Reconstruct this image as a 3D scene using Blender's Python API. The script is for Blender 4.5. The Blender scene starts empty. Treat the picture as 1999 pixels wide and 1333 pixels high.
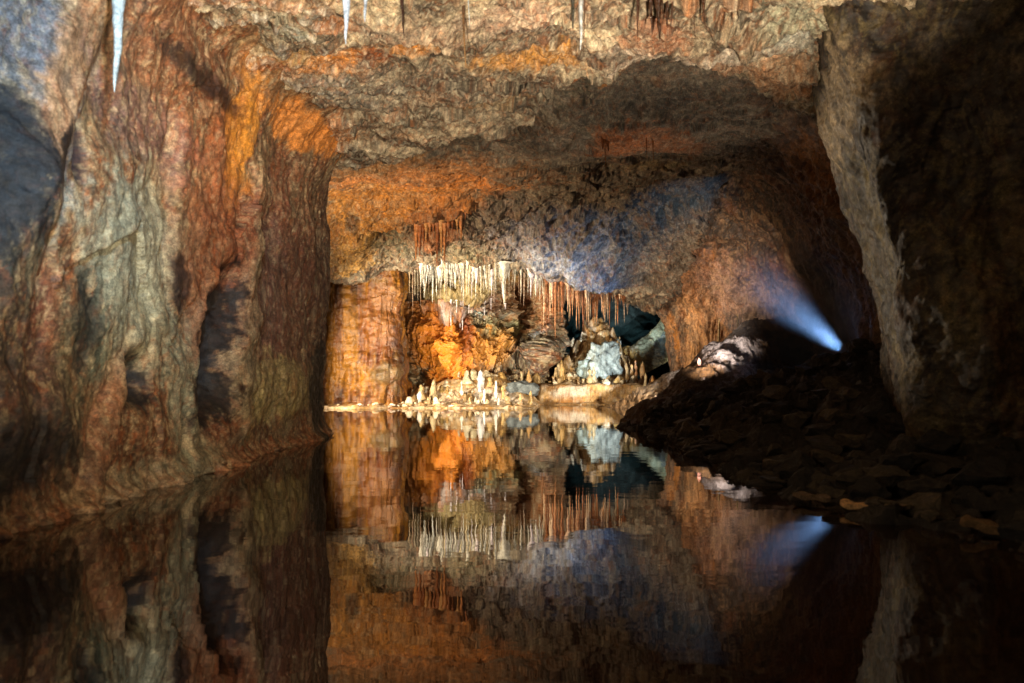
import bpy, math, random
import numpy as np
from mathutils import Vector
from mathutils.bvhtree import BVHTree

# ------------------------------------------------------------------ camera, world, lamps, exposure
F, CX, HY, CH = 1500.0, 1000.0, 720.0, 1.0       # focal length in px of the 1999 px photo, principal column, horizon row, eye height
scene = bpy.context.scene
col = scene.collection
cam_d = bpy.data.cameras.new('camera'); cam = bpy.data.objects.new('camera', cam_d); col.objects.link(cam)
cam.location = (0, 0, CH); cam.rotation_euler = (math.radians(90), 0, 0)
cam_d.sensor_width = 36; cam_d.lens = 36 * F / 1999; cam_d.shift_y = (HY - 666.5) / 1999; cam_d.clip_end = 300
cam_d.dof.use_dof = True; cam_d.dof.focus_distance = 17.0; cam_d.dof.aperture_fstop = 1.8
scene.camera = cam
w = bpy.data.worlds.new('World'); scene.world = w; w.use_nodes = True
bg = w.node_tree.nodes['Background']; bg.inputs[0].default_value = (.45, .5, .7, 1); bg.inputs[1].default_value = .002
scene.view_settings.view_transform = 'Standard'; scene.view_settings.look = 'None'
scene.view_settings.exposure = 0.0; scene.view_settings.gamma = 1
scene.render.engine = 'CYCLES'
cy = scene.cycles
cy.use_denoising = True; cy.max_bounces = 6; cy.diffuse_bounces = 3; cy.glossy_bounces = 3; cy.volume_bounces = 0
cy.sample_clamp_indirect = 3.0; cy.caustics_reflective = False; cy.caustics_refractive = False; cy.use_adaptive_sampling = False

def lamp(name, loc, target, power, colr, angle=60, blend=.5, size=.08):
    d = bpy.data.lights.new(name, 'SPOT'); d.energy = power; d.color = colr; d.shadow_soft_size = size
    d.spot_size = math.radians(angle); d.spot_blend = blend
    o = bpy.data.objects.new(name, d); col.objects.link(o); o.location = loc
    o.rotation_euler = (Vector(target) - Vector(loc)).to_track_quat('-Z', 'Y').to_euler()
    return o
WARM, AMBER, COOL, BLUE = (1, .84, .64), (1, .74, .46), (.50, .74, 1), (.22, .48, 1)
lamp('ceiling_lamp', (.9, .9, .3), (1.6, 5.3, 4.9), 4600, WARM, 46, .6)
lamp('ceiling_lamp', (-.4, 1.5, .2), (-1.5, 8.0, 4.7), 2600, WARM, 44, .5)
lamp('wall_lamp', (1.2, .2, .5), (-2.9, 8.8, 2.6), 1400, (1, .86, .66), 56, .9, .15)
lamp('wall_lamp', (-1.1, .6, .5), (-2.9, 10.2, 3.2), 900, (1, .84, .62), 44, 1, .05)
lamp('cool_lamp', (-.6, 1.9, 3.4), (-3.4, 5.4, 3.7), 900, COOL, 70, .5, .1)
lamp('shore_lamp', (-5.6, 15.6, 1.1), (-.2, 20.8, 1.2), 4300, (1, .84, .60), 80, .6)
lamp('shore_lamp', (3.5, 18.6, .35), (.2, 21.8, 1.6), 1300, (1, .86, .64), 100, .8)
lamp('shore_lamp', (-1.2, 17.6, .12), (-1.0, 21, 2.4), 750, (1, .86, .62), 120, .9)
lamp('overhang_lamp', (-5.2, 13.4, .8), (-1.8, 16.5, 4.2), 1700, AMBER, 90, .9)
lamp('beam_lamp', (5.45, 12.75, 1.33), (3.75, 16.3, 4.15), 1000, (.30, .55, 1), 32, 1, .1)
lamp('edge_fill', (-3.7, 13.2, .9), (3.5, 7.7, 2.5), 2800, (1, .86, .66), 25, .8, .1)  # added light that picks out only the right pillar's inner edge
lamp('vault_fill', (2.7, 12.3, .4), (1.7, 11.0, 4.8), 270, (1, .84, .66), 84, .9, .1)  # added soft light that lifts the dark roof behind the lip
lamp('wall_lamp', (-1.6, .2, 1.2), (4.6, 7, 1.9), 170, (1, .82, .58), 75, 1, .3)  # added dim fill for the front of the right pillar
lamp('mound_fill', (3.4, 17.8, .3), (2.9, 24.2, 1.8), 2000, (.84, .94, 1), 34, .8, .05)  # added light that brightens the spired mound
lamp('rock_lamp', (2.7, 15.9, .25), (1.7, 18.2, 3.9), 620, (.52, .70, 1), 50, 1, .1)
lamp('flowstone_lamp', (3.3, 13.7, .9), (5.0, 18.2, 3.0), 1100, (1, .80, .62), 60, .9, .1)
lamp('cavity_lamp', (4.9, 23.2, 3.0), (2.9, 25.5, 1.7), 4200, (.70, .9, 1), 100, .8)
lamp('cavity_lamp', (4.3, 26.9, .6), (2.6, 30, 2.8), 200, (.42, .80, .90), 110, .9)

# ------------------------------------------------------------------ small maths
def W(px, py, Y):                       # photo pixel + distance -> point
    return ((px - CX) / F * Y, Y, CH + (HY - py) / F * Y)
def lin(h):
    c = np.array([int(h[i:i + 2], 16) for i in (0, 2, 4)]) / 255.
    return np.where(c <= .04045, c / 12.92, ((c + .055) / 1.055) ** 2.4)
def sstep(a, b, x):
    t = np.clip((x - a) / (b - a), 0, 1); return t * t * (3 - 2 * t)
def _h(ix, iy, iz, s):
    h = (ix.astype(np.uint32) * np.uint32(374761393) + iy.astype(np.uint32) * np.uint32(668265263) + iz.astype(np.uint32) * np.uint32(2147483647) + np.uint32((s * 974711 + 12345) & 0xffffffff))
    h = (h ^ (h >> np.uint32(13))) * np.uint32(1274126177)
    h = (h ^ (h >> np.uint32(16))) * np.uint32(2246822519)
    return h ^ (h >> np.uint32(15))
def noise(P, s=0):                       # gradient noise, about -1..1
    P = np.asarray(P, np.float32); i = np.floor(P); f = P - i; i = i.astype(np.int64)
    u = f * f * f * (f * (f * 6 - 15) + 10)
    r = np.zeros(len(P), np.float32)
    for dx in (0, 1):
        wx = u[:, 0] if dx else 1 - u[:, 0]
        for dy in (0, 1):
            wy = u[:, 1] if dy else 1 - u[:, 1]
            for dz in (0, 1):
                wz = u[:, 2] if dz else 1 - u[:, 2]
                h = _h(i[:, 0] + dx, i[:, 1] + dy, i[:, 2] + dz, s)
                gx = (h & np.uint32(1023)).astype(np.float32) / 511.5 - 1
                gy = ((h >> np.uint32(10)) & np.uint32(1023)).astype(np.float32) / 511.5 - 1
                gz = ((h >> np.uint32(20)) & np.uint32(1023)).astype(np.float32) / 511.5 - 1
                r += wx * wy * wz * (gx * (f[:, 0] - dx) + gy * (f[:, 1] - dy) + gz * (f[:, 2] - dz))
    return r * 1.4
def fbm(P, o=4, s=0, g=.5):
    r = 0; a = 1
    P = np.asarray(P, np.float32)
    for k in range(o):
        r = r + a * noise(P, s + k * 7); P = P * 2.07 + 3.1; a *= g
    return r
def ridged(P, o=4, s=0, g=.55):
    r = 0; a = 1; P = np.asarray(P, np.float32)
    for k in range(o):
        r = r + a * (1 - 2 * np.abs(noise(P, s + k * 7))); P = P * 2.13 + 1.7; a *= g
    return r
def facet(P, s=0):                       # broken planes: each cell is a randomly tilted flat
    P = np.asarray(P, np.float32); i = np.floor(P).astype(np.int64)
    best = np.full(len(P), 9e9, np.float32); val = np.zeros(len(P), np.float32)
    for dx in (-1, 0, 1):
        for dy in (-1, 0, 1):
            for dz in (-1, 0, 1):
                a, b, c = i[:, 0] + dx, i[:, 1] + dy, i[:, 2] + dz
                h = _h(a, b, c, s); h2 = _h(a, b, c, s + 91)
                q = np.stack([a + (h & np.uint32(1023)) / 1023., b + ((h >> np.uint32(10)) & np.uint32(1023)) / 1023., c + ((h >> np.uint32(20)) & np.uint32(1023)) / 1023.], 1).astype(np.float32)
                d = P - q; dd = (d * d).sum(1); m = dd < best
                g = np.stack([(h2 & np.uint32(1023)) / 511.5 - 1, ((h2 >> np.uint32(10)) & np.uint32(1023)) / 511.5 - 1, ((h2 >> np.uint32(20)) & np.uint32(1023)) / 511.5 - 1], 1)
                v = (d * g).sum(1) + .35 * ((h2 >> np.uint32(5)) % np.uint32(97)) / 97.
                best = np.where(m, dd, best); val = np.where(m, v, val)
    return val
def mul(P, a, b, c): return np.asarray(P, np.float32) * np.array([a, b, c], np.float32)
def interp_axis(A, t):                   # Catmull-Rom along axis 0 at parameters t (0..n-1)
    n = len(A); k = np.clip(np.floor(t).astype(int), 0, n - 2); f = (t - k).reshape((-1,) + (1,) * (A.ndim - 1))
    p0, p1, p2, p3 = A[np.clip(k - 1, 0, n - 1)], A[k], A[k + 1], A[np.clip(k + 2, 0, n - 1)]
    return .5 * (2 * p1 + (p2 - p0) * f + (2 * p0 - 5 * p1 + 4 * p2 - p3) * f ** 2 + (3 * p1 - p0 - 3 * p2 + p3) * f ** 3)

def mineral(P, C, s=(1, 1, 1), k=1.0, big=.75, dark='1c1510', cream='cdb48a', rust='8a4a20', seed=0):
    """stains of the stone itself at several scales: black pits and crusts, cream calcite, rust"""
    Q = mul(P, *s); wq = Q + .25 * np.stack([fbm(Q * 1.5, 3, 140 + seed), fbm(Q * 1.5, 3, 150 + seed), fbm(Q * 1.5, 3, 160 + seed)], 1)
    for sc, a in ((1.6, big), (4.0, .35 + .4 * big), (11.0, .6), (26.0, .45)):
        for off, h, th in ((0, dark, .22), (33, cream, .30), (66, rust, .34)):
            m = sstep(th, th + .30, fbm(wq * sc, 4, 200 + off + int(sc) + seed, .62)) * a * k
            C = C * (1 - m[:, None]) + lin(h)[None] * m[:, None]
    return C

class Sheet:
    """a curved rock surface through a net of control points, rows x cols; columns run sideways, rows run up or away"""
    def __init__(s, net, tu, tv, pos=None):
        if pos is None:
            A = np.array(net, float); A = interp_axis(A, tv); A = interp_axis(A.transpose(1, 0, 2), tu).transpose(1, 0, 2)
        else: A = pos
        s.B = A; s.nv, s.nu = A.shape[:2]
        s.normal()
        s.U = np.concatenate([np.zeros((s.nv, 1)), np.cumsum(np.linalg.norm(np.diff(A, axis=1), axis=2), 1)], 1)
        s.V = np.concatenate([np.zeros((1, s.nu)), np.cumsum(np.linalg.norm(np.diff(A, axis=0), axis=2), 0)], 0)
        Y = np.maximum(A[..., 1], .3)
        s.px = CX + F * A[..., 0] / Y; s.py = HY - F * (A[..., 2] - CH) / Y
        s.bad = A[..., 1] < 1
        s.P = A.copy(); s.C = None; s.FP = None
    def normal(s):
        du = np.gradient(s.B, axis=1); dv = np.gradient(s.B, axis=0)
        n = np.cross(du, dv); n /= np.linalg.norm(n, axis=2, keepdims=True) + 1e-9
        toc = np.array([0.4, 9.0, 1.8]) - s.B                       # face into the cave
        flip = np.sign((n * toc).sum(2)); s.Nn = n
        s.orient = 1 if (np.where(np.abs(s.B[..., 1]) < 40, flip, 0)).sum() >= 0 else -1
        s.Nn = n * s.orient
    def pts(s): return s.B.reshape(-1, 3).astype(np.float32)
    def near(s, px, py):
        d = (s.px - px) ** 2 + (s.py - py) ** 2; d = np.where(s.bad, 9e9, d)
        return np.unravel_index(np.argmin(d), d.shape)
    def dist(s, px, py, rx, ry, rot=0):
        """distance field, 1 at the rim, of a patch of the given size laid on the surface itself (metres along the surface)"""
        i, j = s.near(px, py)
        i0, i1, j0, j1 = max(i - 1, 0), min(i + 1, s.nv - 1), max(j - 1, 0), min(j + 1, s.nu - 1)
        sx = abs(s.px[i, j1] - s.px[i, j0]) / (s.U[i, j1] - s.U[i, j0] + 1e-9) + 1e-3
        sy = abs(s.py[i1, j] - s.py[i0, j]) / (s.V[i1, j] - s.V[i0, j] + 1e-9) + 1e-3
        a = (s.U - s.U[:, j:j + 1]) * sx * np.sign(s.px[i, j1] - s.px[i, j0]); b = (s.V - s.V[i:i + 1, :]) * sy * np.sign(s.py[i1, j] - s.py[i0, j])
        if rot:
            c, q = math.cos(math.radians(rot)), math.sin(math.radians(rot)); a, b = a * c + b * q, -a * q + b * c
        return np.sqrt((a / rx) ** 2 + (b / ry) ** 2).reshape(-1)
    def disp(s, d, along=None):
        s.P = s.B + (s.Nn if along is None else np.array(along)) * np.asarray(d).reshape(s.nv, s.nu, 1)
    def warp(s, scale=1.2, seed=50):
        if s.FP is None: s.FP = .55 * fbm(s.pts() * scale, 4, seed, .6)
        return s.FP
    def grain(s):
        if getattr(s, 'G', None) is None: s.G = .40 * fbm(s.pts() * np.array([6, 6, 4], np.float32), 5, 60, .75)
        return s.G
    def paint(s, base, patches, warp=.8):
        C = base; wv = s.warp()
        for p in patches:
            px, py, rx, ry, hx, st = p[:6]; soft = p[6] if len(p) > 6 else .3; rot = p[7] if len(p) > 7 else 0
            m = sstep(1 + soft, 1 - soft, s.dist(px, py, rx, ry, rot) + warp * wv + s.grain()) * st
            C = C * (1 - m[:, None]) + lin(hx)[None] * m[:, None]
        return C
    def push(s, d, bumps):
        """real hollows and ribs: (px, py, rx, ry, depth towards the cave)"""
        wv = s.warp()
        for b in bumps:
            px, py, rx, ry, a = b[:5]; rot = b[5] if len(b) > 5 else 0; soft = b[6] if len(b) > 6 else .6
            d = d + a * sstep(1 + soft, 1 - soft, s.dist(px, py, rx, ry, rot) + .35 * wv)
        return d
    def build(s, name, mat, label, cat, kind=None, group=None):
        idx = np.arange(s.nv * s.nu).reshape(s.nv, s.nu)
        q = np.stack([idx[:-1, :-1], idx[:-1, 1:], idx[1:, 1:], idx[1:, :-1]], -1).reshape(-1, 4)
        if s.orient < 0: q = q[:, ::-1]
        return mesh_obj(name, s.P.reshape(-1, 3), q, mat, s.C, label, cat, kind, group)

def mesh_obj(name, V, Q, mat, C=None, label=None, cat=None, kind=None, group=None, smooth=True, loc=None, parent=None):
    V = np.asarray(V, np.float32); Q = np.asarray(Q, np.int32); k = Q.shape[1]
    me = bpy.data.meshes.new(name); me.vertices.add(len(V)); me.vertices.foreach_set('co', V.reshape(-1))
    me.loops.add(Q.size); me.loops.foreach_set('vertex_index', Q.reshape(-1))
    me.polygons.add(len(Q)); me.polygons.foreach_set('loop_start', np.arange(0, Q.size, k, dtype=np.int32))
    me.polygons.foreach_set('use_smooth', np.full(len(Q), smooth)); me.update(calc_edges=True)
    if C is not None:
        at = me.color_attributes.new('Col', 'FLOAT_COLOR', 'POINT')
        C4 = np.ones((len(V), 4), np.float32); C4[:, :3] = np.clip(C, 0.001, .95); at.data.foreach_set('color', C4.reshape(-1))
    me.materials.append(mat)
    o = bpy.data.objects.new(name, me); col.objects.link(o)
    if loc is not None: o.location = loc
    if label: o['label'] = label
    if cat: o['category'] = cat
    if kind: o['kind'] = kind
    if group: o['group'] = group
    if parent: o.parent = parent
    return o

# ------------------------------------------------------------------ materials
def rock_mat(name, attr=True, base='6a5844', bump=.6, fine=60, rough=(.45, .85), spec=.4, speck=.5, sss=0):
    m = bpy.data.materials.new(name); m.use_nodes = True; nt = m.node_tree; N = nt.nodes; L = nt.links
    b = N['Principled BSDF']; b.inputs['Specular IOR Level'].default_value = spec
    tc = N.new('ShaderNodeTexCoord')
    def nz(scale, det=6, ro=.6, dist=0):
        n = N.new('ShaderNodeTexNoise'); n.inputs['Scale'].default_value = scale; n.inputs['Detail'].default_value = det; n.inputs['Roughness'].default_value = ro; n.inputs['Distortion'].default_value = dist
        L.new(tc.outputs['Object'], n.inputs['Vector']); return n
    if attr:
        a = N.new('ShaderNodeAttribute'); a.attribute_name = 'Col'; src = a.outputs['Color']
    else:
        a = N.new('ShaderNodeRGB'); a.outputs[0].default_value = (*lin(base), 1); src = a.outputs[0]
    def mapr(n, lo, hi, a, c):
        r = N.new('ShaderNodeMapRange'); r.inputs[1].default_value = lo; r.inputs[2].default_value = hi; r.inputs[3].default_value = a; r.inputs[4].default_value = c; L.new(n.outputs['Fac'], r.inputs[0]); return r
    r1 = mapr(nz(fine, 5, .75), .38, .62, 1 - speck, 1 + speck); r2 = mapr(nz(fine * .22, 7, .78, .4), .39, .61, 1 - speck * 1.25, 1 + speck * 1.25)
    mm = N.new('ShaderNodeMath'); mm.operation = 'MULTIPLY'; L.new(r1.outputs[0], mm.inputs[0]); L.new(r2.outputs[0], mm.inputs[1])
    mx = N.new('ShaderNodeVectorMath'); mx.operation = 'SCALE'; L.new(src, mx.inputs[0]); L.new(mm.outputs[0], mx.inputs['Scale'])
    L.new(mx.outputs[0], b.inputs['Base Color'])
    n2 = nz(9, 4); mr2 = N.new('ShaderNodeMapRange'); mr2.inputs[1].default_value = .35; mr2.inputs[2].default_value = .65
    mr2.inputs[3].default_value = rough[0]; mr2.inputs[4].default_value = rough[1]; L.new(n2.outputs['Fac'], mr2.inputs[0]); L.new(mr2.outputs[0], b.inputs['Roughness'])
    n3 = nz(16, 10, .74); n4 = nz(70, 4, .7)
    ad = N.new('ShaderNodeMath'); ad.operation = 'MULTIPLY_ADD'; L.new(n4.outputs['Fac'], ad.inputs[0]); ad.inputs[1].default_value = .35; L.new(n3.outputs['Fac'], ad.inputs[2])
    bp = N.new('ShaderNodeBump'); bp.inputs['Strength'].default_value = bump; bp.inputs['Distance'].default_value = .05
    L.new(ad.outputs[0], bp.inputs['Height']); L.new(bp.outputs[0], b.inputs['Normal'])
    if sss: b.inputs['Subsurface Weight'].default_value = sss; b.inputs['Subsurface Scale'].default_value = .02
    return m
M_WALL = rock_mat('stained_rock', bump=.32, speck=.35)
M_CEIL = rock_mat('craggy_rock', bump=.8, speck=.35)
M_WET = rock_mat('wet_flowstone', bump=.45, rough=(.25, .6), spec=.5, speck=.25)
M_RUB = rock_mat('rubble_rock', bump=.8, speck=.4)
M_DRIP = rock_mat('dripstone', bump=.5, fine=45, rough=(.2, .5), spec=.5, speck=.3)
mw = bpy.data.materials.new('still_water'); mw.use_nodes = True; nt = mw.node_tree; b = nt.nodes['Principled BSDF']
b.inputs['Base Color'].default_value = (.012, .005, .003, 1); b.inputs['Roughness'].default_value = 0.0; b.inputs['IOR'].default_value = 2.3
tc = nt.nodes.new('ShaderNodeTexCoord'); mp = nt.nodes.new('ShaderNodeMapping'); mp.inputs['Scale'].default_value = (1.0, 1.6, 1); nt.links.new(tc.outputs['Object'], mp.inputs[0])
n1 = nt.nodes.new('ShaderNodeTexNoise'); n1.inputs['Scale'].default_value = 2.2; n1.inputs['Detail'].default_value = 3; nt.links.new(mp.outputs[0], n1.inputs[0])
bp = nt.nodes.new('ShaderNodeBump'); bp.inputs['Strength'].default_value = .045; bp.inputs['Distance'].default_value = .03
nt.links.new(n1.outputs['Fac'], bp.inputs['Height']); nt.links.new(bp.outputs[0], b.inputs['Normal'])

# ------------------------------------------------------------------ left wall
def lw_path():                                            # plan of the wall foot, from behind the camera to the corner and round it
    return [(-3.6, -4), (-3.3, 0), (-3.1, 3.6), (-3.0, 5.2), (-2.92, 7), (-2.85, 9), (-2.76, 10.8), (-2.76, 11.6), (-3.1, 12.1), (-4.2, 12.4), (-6.5, 12.6), (-9, 12.9)]
zs = [-.6, 0, .8, 1.8, 2.8, 3.6, 4.15, 4.7]
lean = [-.04, 0, .02, 0, .02, .12, .4, 1.2]
net = []
for z, ln in zip(zs, lean):
    row = []
    for k, (x, y) in enumerate(lw_path()):
        if k < 7: row.append((x + ln, y, z))
        elif k == 7: row.append((x + ln * .8, y + ln * .5, z))
        elif k == 8: row.append((x + ln * .3, y + ln * .9, z))
        else: row.append((x, y + ln, z))
    net.append(row)
tu = np.concatenate([np.linspace(0, 2.3, 60), 2.3 + 2.9 * (np.linspace(0, 1, 300) ** .95), np.linspace(5.21, 8.4, 260), np.linspace(8.42, 11, 70)])
tv = np.linspace(0, 7, 520)
lw = Sheet(net, tu, tv); P = lw.pts()
x_, y_, z_ = P.T
streak = fbm(mul(P, 2.6, 1.6, .35), 5, 11, .6)             # vertical mineral runs
big = fbm(P * .7, 3, 4)
d = .16 * big + .012 * fbm(mul(P, 2.2, 2.2, .35), 3, 18) + .05 * facet(mul(P, .8, .8, .45), 5) + .035 * fbm(mul(P, 3, 3, 2), 6, 8, .56) - .02 * sstep(.15, .7, fbm(mul(P, 8, 8, 6), 3, 19, .5))
d = d - .08
d = lw.push(d, [(135, 130, 42, 300, .14, 12), (50, 560, 40, 330, .10, 5), (445, 690, 24, 130, -.40, 6), (325, 700, 48, 62, -.22), (300, 740, 22, 50, -.2),
    (355, 380, 12, 200, -.10), (500, 480, 16, 260, .10, 3), (380, 860, 10, 90, -.1), (235, 840, 18, 170, .09, 20), (560, 760, 60, 70, .06), (600, 370, 50, 60, .07),
    (105, 330, 12, 70, -.14, 10), (150, 280, 9, 60, -.12), (250, 550, 90, 180, .07), (455, 820, 30, 40, .10), (480, 860, 24, 20, .1), (400, 900, 40, 18, .08), (460, 100, 60, 30, -.1)])
foot = np.exp(-(z_ / .10) ** 2)
d = d + foot * (.05 + .16 * np.abs(fbm(mul(P, 5, 5, 5), 4, 31)))
lw.disp(d)
base = lin('735036')[None] * (1 + .5 * streak[:, None])
mix = lambda C, m, h: C * (1 - m[:, None]) + lin(h)[None] * m[:, None]
n2 = fbm(mul(P, 1.5, 1.5, .8), 5, 71, .6)
base = mix(base, sstep(.05, .6, n2) * .6, '8b7a58'); base = mix(base, sstep(.05, .6, -n2) * .6, '57301c')
LW = [
    (60, 150, 130, 260, '6a6c70', .9), (30, 420, 80, 220, '3c4038', .9, .4), (140, 130, 36, 260, 'b98a5c', .95, .3, 12), (80, 560, 30, 280, '9a7c4a', .6, .4, 4),
    (250, 130, 90, 220, '5e4a38', .7), (330, 200, 60, 220, '7c4e30', .7), (300, 260, 110, 80, '6a5148', .8), (230, 330, 50, 60, '9a5a38', .8),
    (270, 480, 110, 170, '98927a', .9, .35), (225, 440, 50, 110, '7c8070', .7), (330, 470, 40, 140, 'b09c72', .6), (235, 560, 45, 110, '62665a', .7),
    (300, 640, 90, 100, '8d8668', .8), (420, 480, 55, 330, '854827', .95, .3, 2), (478, 270, 24, 90, 'c4802c', .8, .35), (440, 240, 50, 60, '7c4a28', .6),
    (500, 420, 26, 200, 'a8552a', .8, .4, 8), (610, 258, 60, 26, 'c47a34', .9, .4, -16), (560, 200, 60, 30, '8a6038', .6), (595, 375, 62, 80, 'cfa878', .95, .25, 15), (600, 365, 32, 55, '7a7068', .95, .3, 12),
    (560, 560, 80, 180, '6e4430', .9, .3), (545, 560, 30, 120, '7c5a4c', .5), (500, 500, 12, 100, 'a9936b', .7, .4, 8), (640, 600, 25, 300, '4a3226', .5),
    (560, 760, 62, 60, '9a8552', .95, .3), (600, 800, 50, 40, '8a8258', .8), (490, 730, 25, 110, '8a7656', .8),     (390, 760, 40, 160, '7c7a62', .85), (235, 800, 26, 130, '8f6448', .85, .5, 20), (270, 850, 50, 100, 'a08268', .7), (180, 700, 60, 160, '55503c', .7), (110, 640, 30, 120, '6d4230', .7),
    (60, 760, 90, 160, '463a34', .7), (200, 640, 30, 120, '5f6a58', .6), (450, 850, 20, 40, '6b3f28', .7), (350, 920, 120, 30, '8c8468', .6, .5, -15),
    (446, 660, 28, 120, '17120e', .95, .2, 7), (432, 770, 36, 60, '1e1812', .9, .25), (325, 680, 56, 44, '1e1610', .92, .25), (300, 745, 28, 50, '1a120e', .9, .25), (190, 560, 30, 60, '2e3028', .8, .3), (110, 300, 14, 70, '1c1410', .9, .3, 10),  # shade inside the fissures and hollows painted dark
    (152, 290, 9, 70, '2a1814', .9, .3), (20, 330, 70, 130, '14181c', .9, .4), (15, 640, 60, 260, '16120e', .9, .4), (190, 620, 24, 90, '1c1a16', .7, .4), (70, 900, 110, 60, '1e1814', .7, .5), (150, 850, 70, 90, '2a241c', .7, .5), (375, 560, 10, 60, '241812', .8), (635, 760, 18, 90, '2c2418', .8), (400, 140, 60, 20, '2e2016', .7, .4), (440, 190, 40, 16, '301c10', .7, .4)]  # dimness of the far left and lower left wall painted in too
C = lw.paint(base, LW)
C = mix(C, sstep(.13, .03, z_ + .09 * fbm(P * 4, 4, 33)) * .75, '9c6440')
C = C * (1 + .28 * fbm(mul(P, 9, 9, 5), 4, 15, .7)[:, None])
C = mineral(P, C, (1, 1, .5), .7, .25, dark='17110c', cream='b89c70', rust='9a4f22')
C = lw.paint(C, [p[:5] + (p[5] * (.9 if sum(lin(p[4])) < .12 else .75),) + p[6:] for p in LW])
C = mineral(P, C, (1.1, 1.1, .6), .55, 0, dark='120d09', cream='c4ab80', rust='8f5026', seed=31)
C = lw.paint(C, [(478, 270, 24, 90, 'cc842c', .6, .4), (610, 258, 60, 26, 'd08038', .7, .4, -16), (270, 480, 90, 150, '9c9a80', .45, .4), (430, 480, 50, 260, '8f4a24', .5, .4), (40, 900, 120, 120, '1c1612', .6, .6)] + [p[:5] + (p[5],) + p[6:] for p in LW if sum(lin(p[4])) < .07])  # repaints the shade of the fissures and the dim lower left
lw.C = C * 1.08
lw_o = lw.build('cave_wall', M_WALL, 'tall stained cave wall left of the lake, grey green and rust red', 'cave wall', 'structure')

# ------------------------------------------------------------------ front ceiling (up to the broken lip) and what lies behind the lip
lipx = np.array([-9, -2.75, -1.63, -.82, .27, .49, .71, 1.95, 3.0, 4.17, 9]); lipy = np.array([12.2, 11.9, 11.2, 10.4, 10.2, 9.2, 8.25, 8.36, 9.0, 10.1, 11.5])
s_ = np.concatenate([np.linspace(-3, -.76, 60), np.linspace(-.75, .75, 780), np.linspace(.76, 3, 60)])
yy = np.concatenate([np.linspace(-4, 6.2, 60), 3.3 * F / (HY - np.linspace(-75, 345, 560))])
yy = yy[np.concatenate([[True], np.diff(yy) > 0])]
Yg = np.repeat(yy[:, None], len(s_), 1); Xg = s_[None] * np.maximum(Yg, 5.0)
Zg = np.full_like(Xg, 4.3)
lip = np.interp(Xg, lipx, lipy); pf = np.stack([Xg * 1.3, Yg * .3, Yg * 0], -1).reshape(-1, 3)
lip = lip + .35 * fbm(pf, 4, 3).reshape(Xg.shape)
Zg = Zg + .08 * np.sin(Xg * .9) - .10 * np.exp(-((Yg - lip + .3) / .5) ** 2)
Zg = Zg + .95 * sstep(0, .45, Yg - lip)
cei = Sheet(None, None, None, np.stack([Xg, Yg, Zg], -1)); P = cei.pts(); x_, y_, z_ = P.T
d = .16 * fbm(mul(P, .7, .7, .7), 3, 2) + .10 * ridged(mul(P, 1.1, 1.6, 1), 4, 6) + .10 * facet(mul(P, 1.1, 1.7, 1.5), 8) + .055 * facet(mul(P, 3.4, 5, 5), 9) + .03 * facet(mul(P, 10, 13, 9), 19) + .03 * fbm(P * 6, 4, 14, .6)
d = cei.push(d, [(460, 70, 80, 25, -.22), (760, 20, 70, 12, .15, 10), (860, 45, 60, 10, .15, 15), (940, 140, 80, 20, -.12), (1420, 20, 90, 14, .2, 30), (1160, 80, 40, 10, .12), (560, 190, 60, 20, -.12)])
cei.disp(-np.abs(1) * (d - .1), (0, 0, 1))
n2 = fbm(mul(P, 1.6, 2.2, 1.6), 5, 41, .62)
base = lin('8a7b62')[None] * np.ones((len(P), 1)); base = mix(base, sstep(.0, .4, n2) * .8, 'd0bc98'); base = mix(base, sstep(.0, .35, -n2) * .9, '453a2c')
n3 = fbm(mul(P, 1.0, 1.6, 1), 4, 43, .6); base = mix(base, sstep(.3, .7, n3) * .6, 'b06a34')
C = cei.paint(base, [
    (470, 70, 90, 28, '3a3828', .85), (560, 45, 60, 20, '9a9880', .7), (500, 100, 150, 10, 'c09a60', .7), (480, 125, 130, 22, 'a05c28', .9, .4), (400, 150, 60, 50, '6a4026', .8), (620, 145, 70, 24, '8a8470', .7),
    (690, 110, 90, 20, 'd8862e', .95, .4, -6), (800, 85, 60, 12, 'cf842e', .8), (740, 105, 40, 16, '7c3c1c', .9), (1010, 100, 110, 14, 'd99a48', .95, .4, 4), (900, 120, 60, 20, '5e5244', .8), (640, 250, 90, 22, 'cc7c38', .8),
    (700, 180, 90, 50, '7c7668', .6), (900, 190, 120, 40, '8a7f6a', .5), (1150, 40, 120, 50, 'd0a886', .8), (1330, 40, 110, 60, 'cf9a74', .85), (1290, 50, 60, 40, '9c5028', .6, .4), (1420, 55, 60, 35, 'a85c30', .6),
    (1330, 110, 130, 16, 'e0ccb4', .9), (1450, 90, 80, 30, 'd8cdb8', .8), (1540, 40, 60, 60, '9c9c82', .9), (1550, 90, 40, 20, 'd0d0c0', .8), (1520, 150, 60, 30, 'c89468', .8), (1590, 200, 40, 40, 'c08450', .8), (870, 260, 40, 20, '9a8a70', .5),
    (1000, 30, 100, 30, 'c8a890', .6), (800, 50, 100, 30, 'b09880', .6), (860, 66, 70, 5, '2c1c14', .85, .4), (1010, 52, 90, 5, '3a2018', .85, .4, -4), (700, 84, 70, 5, '3a2c20', .8, .4, -4), (1040, 80, 60, 6, '5a5044', .7),
    (760, 165, 110, 12, '5c564c', .8, .5, -6), (960, 165, 120, 12, '4e473c', .8, .5, 4), (820, 215, 120, 14, '57503f', .75, .5, -8), (1180, 106, 60, 6, '38281c', .8, .4), (1360, 118, 60, 6, '3a281c', .8, .4), (1340, 82, 50, 5, '4a3020', .7, .4), (700, 250, 60, 8, '4e3a28', .7, .5, -10), (940, 200, 70, 8, '9c7c4c', .6, .4)])
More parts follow.
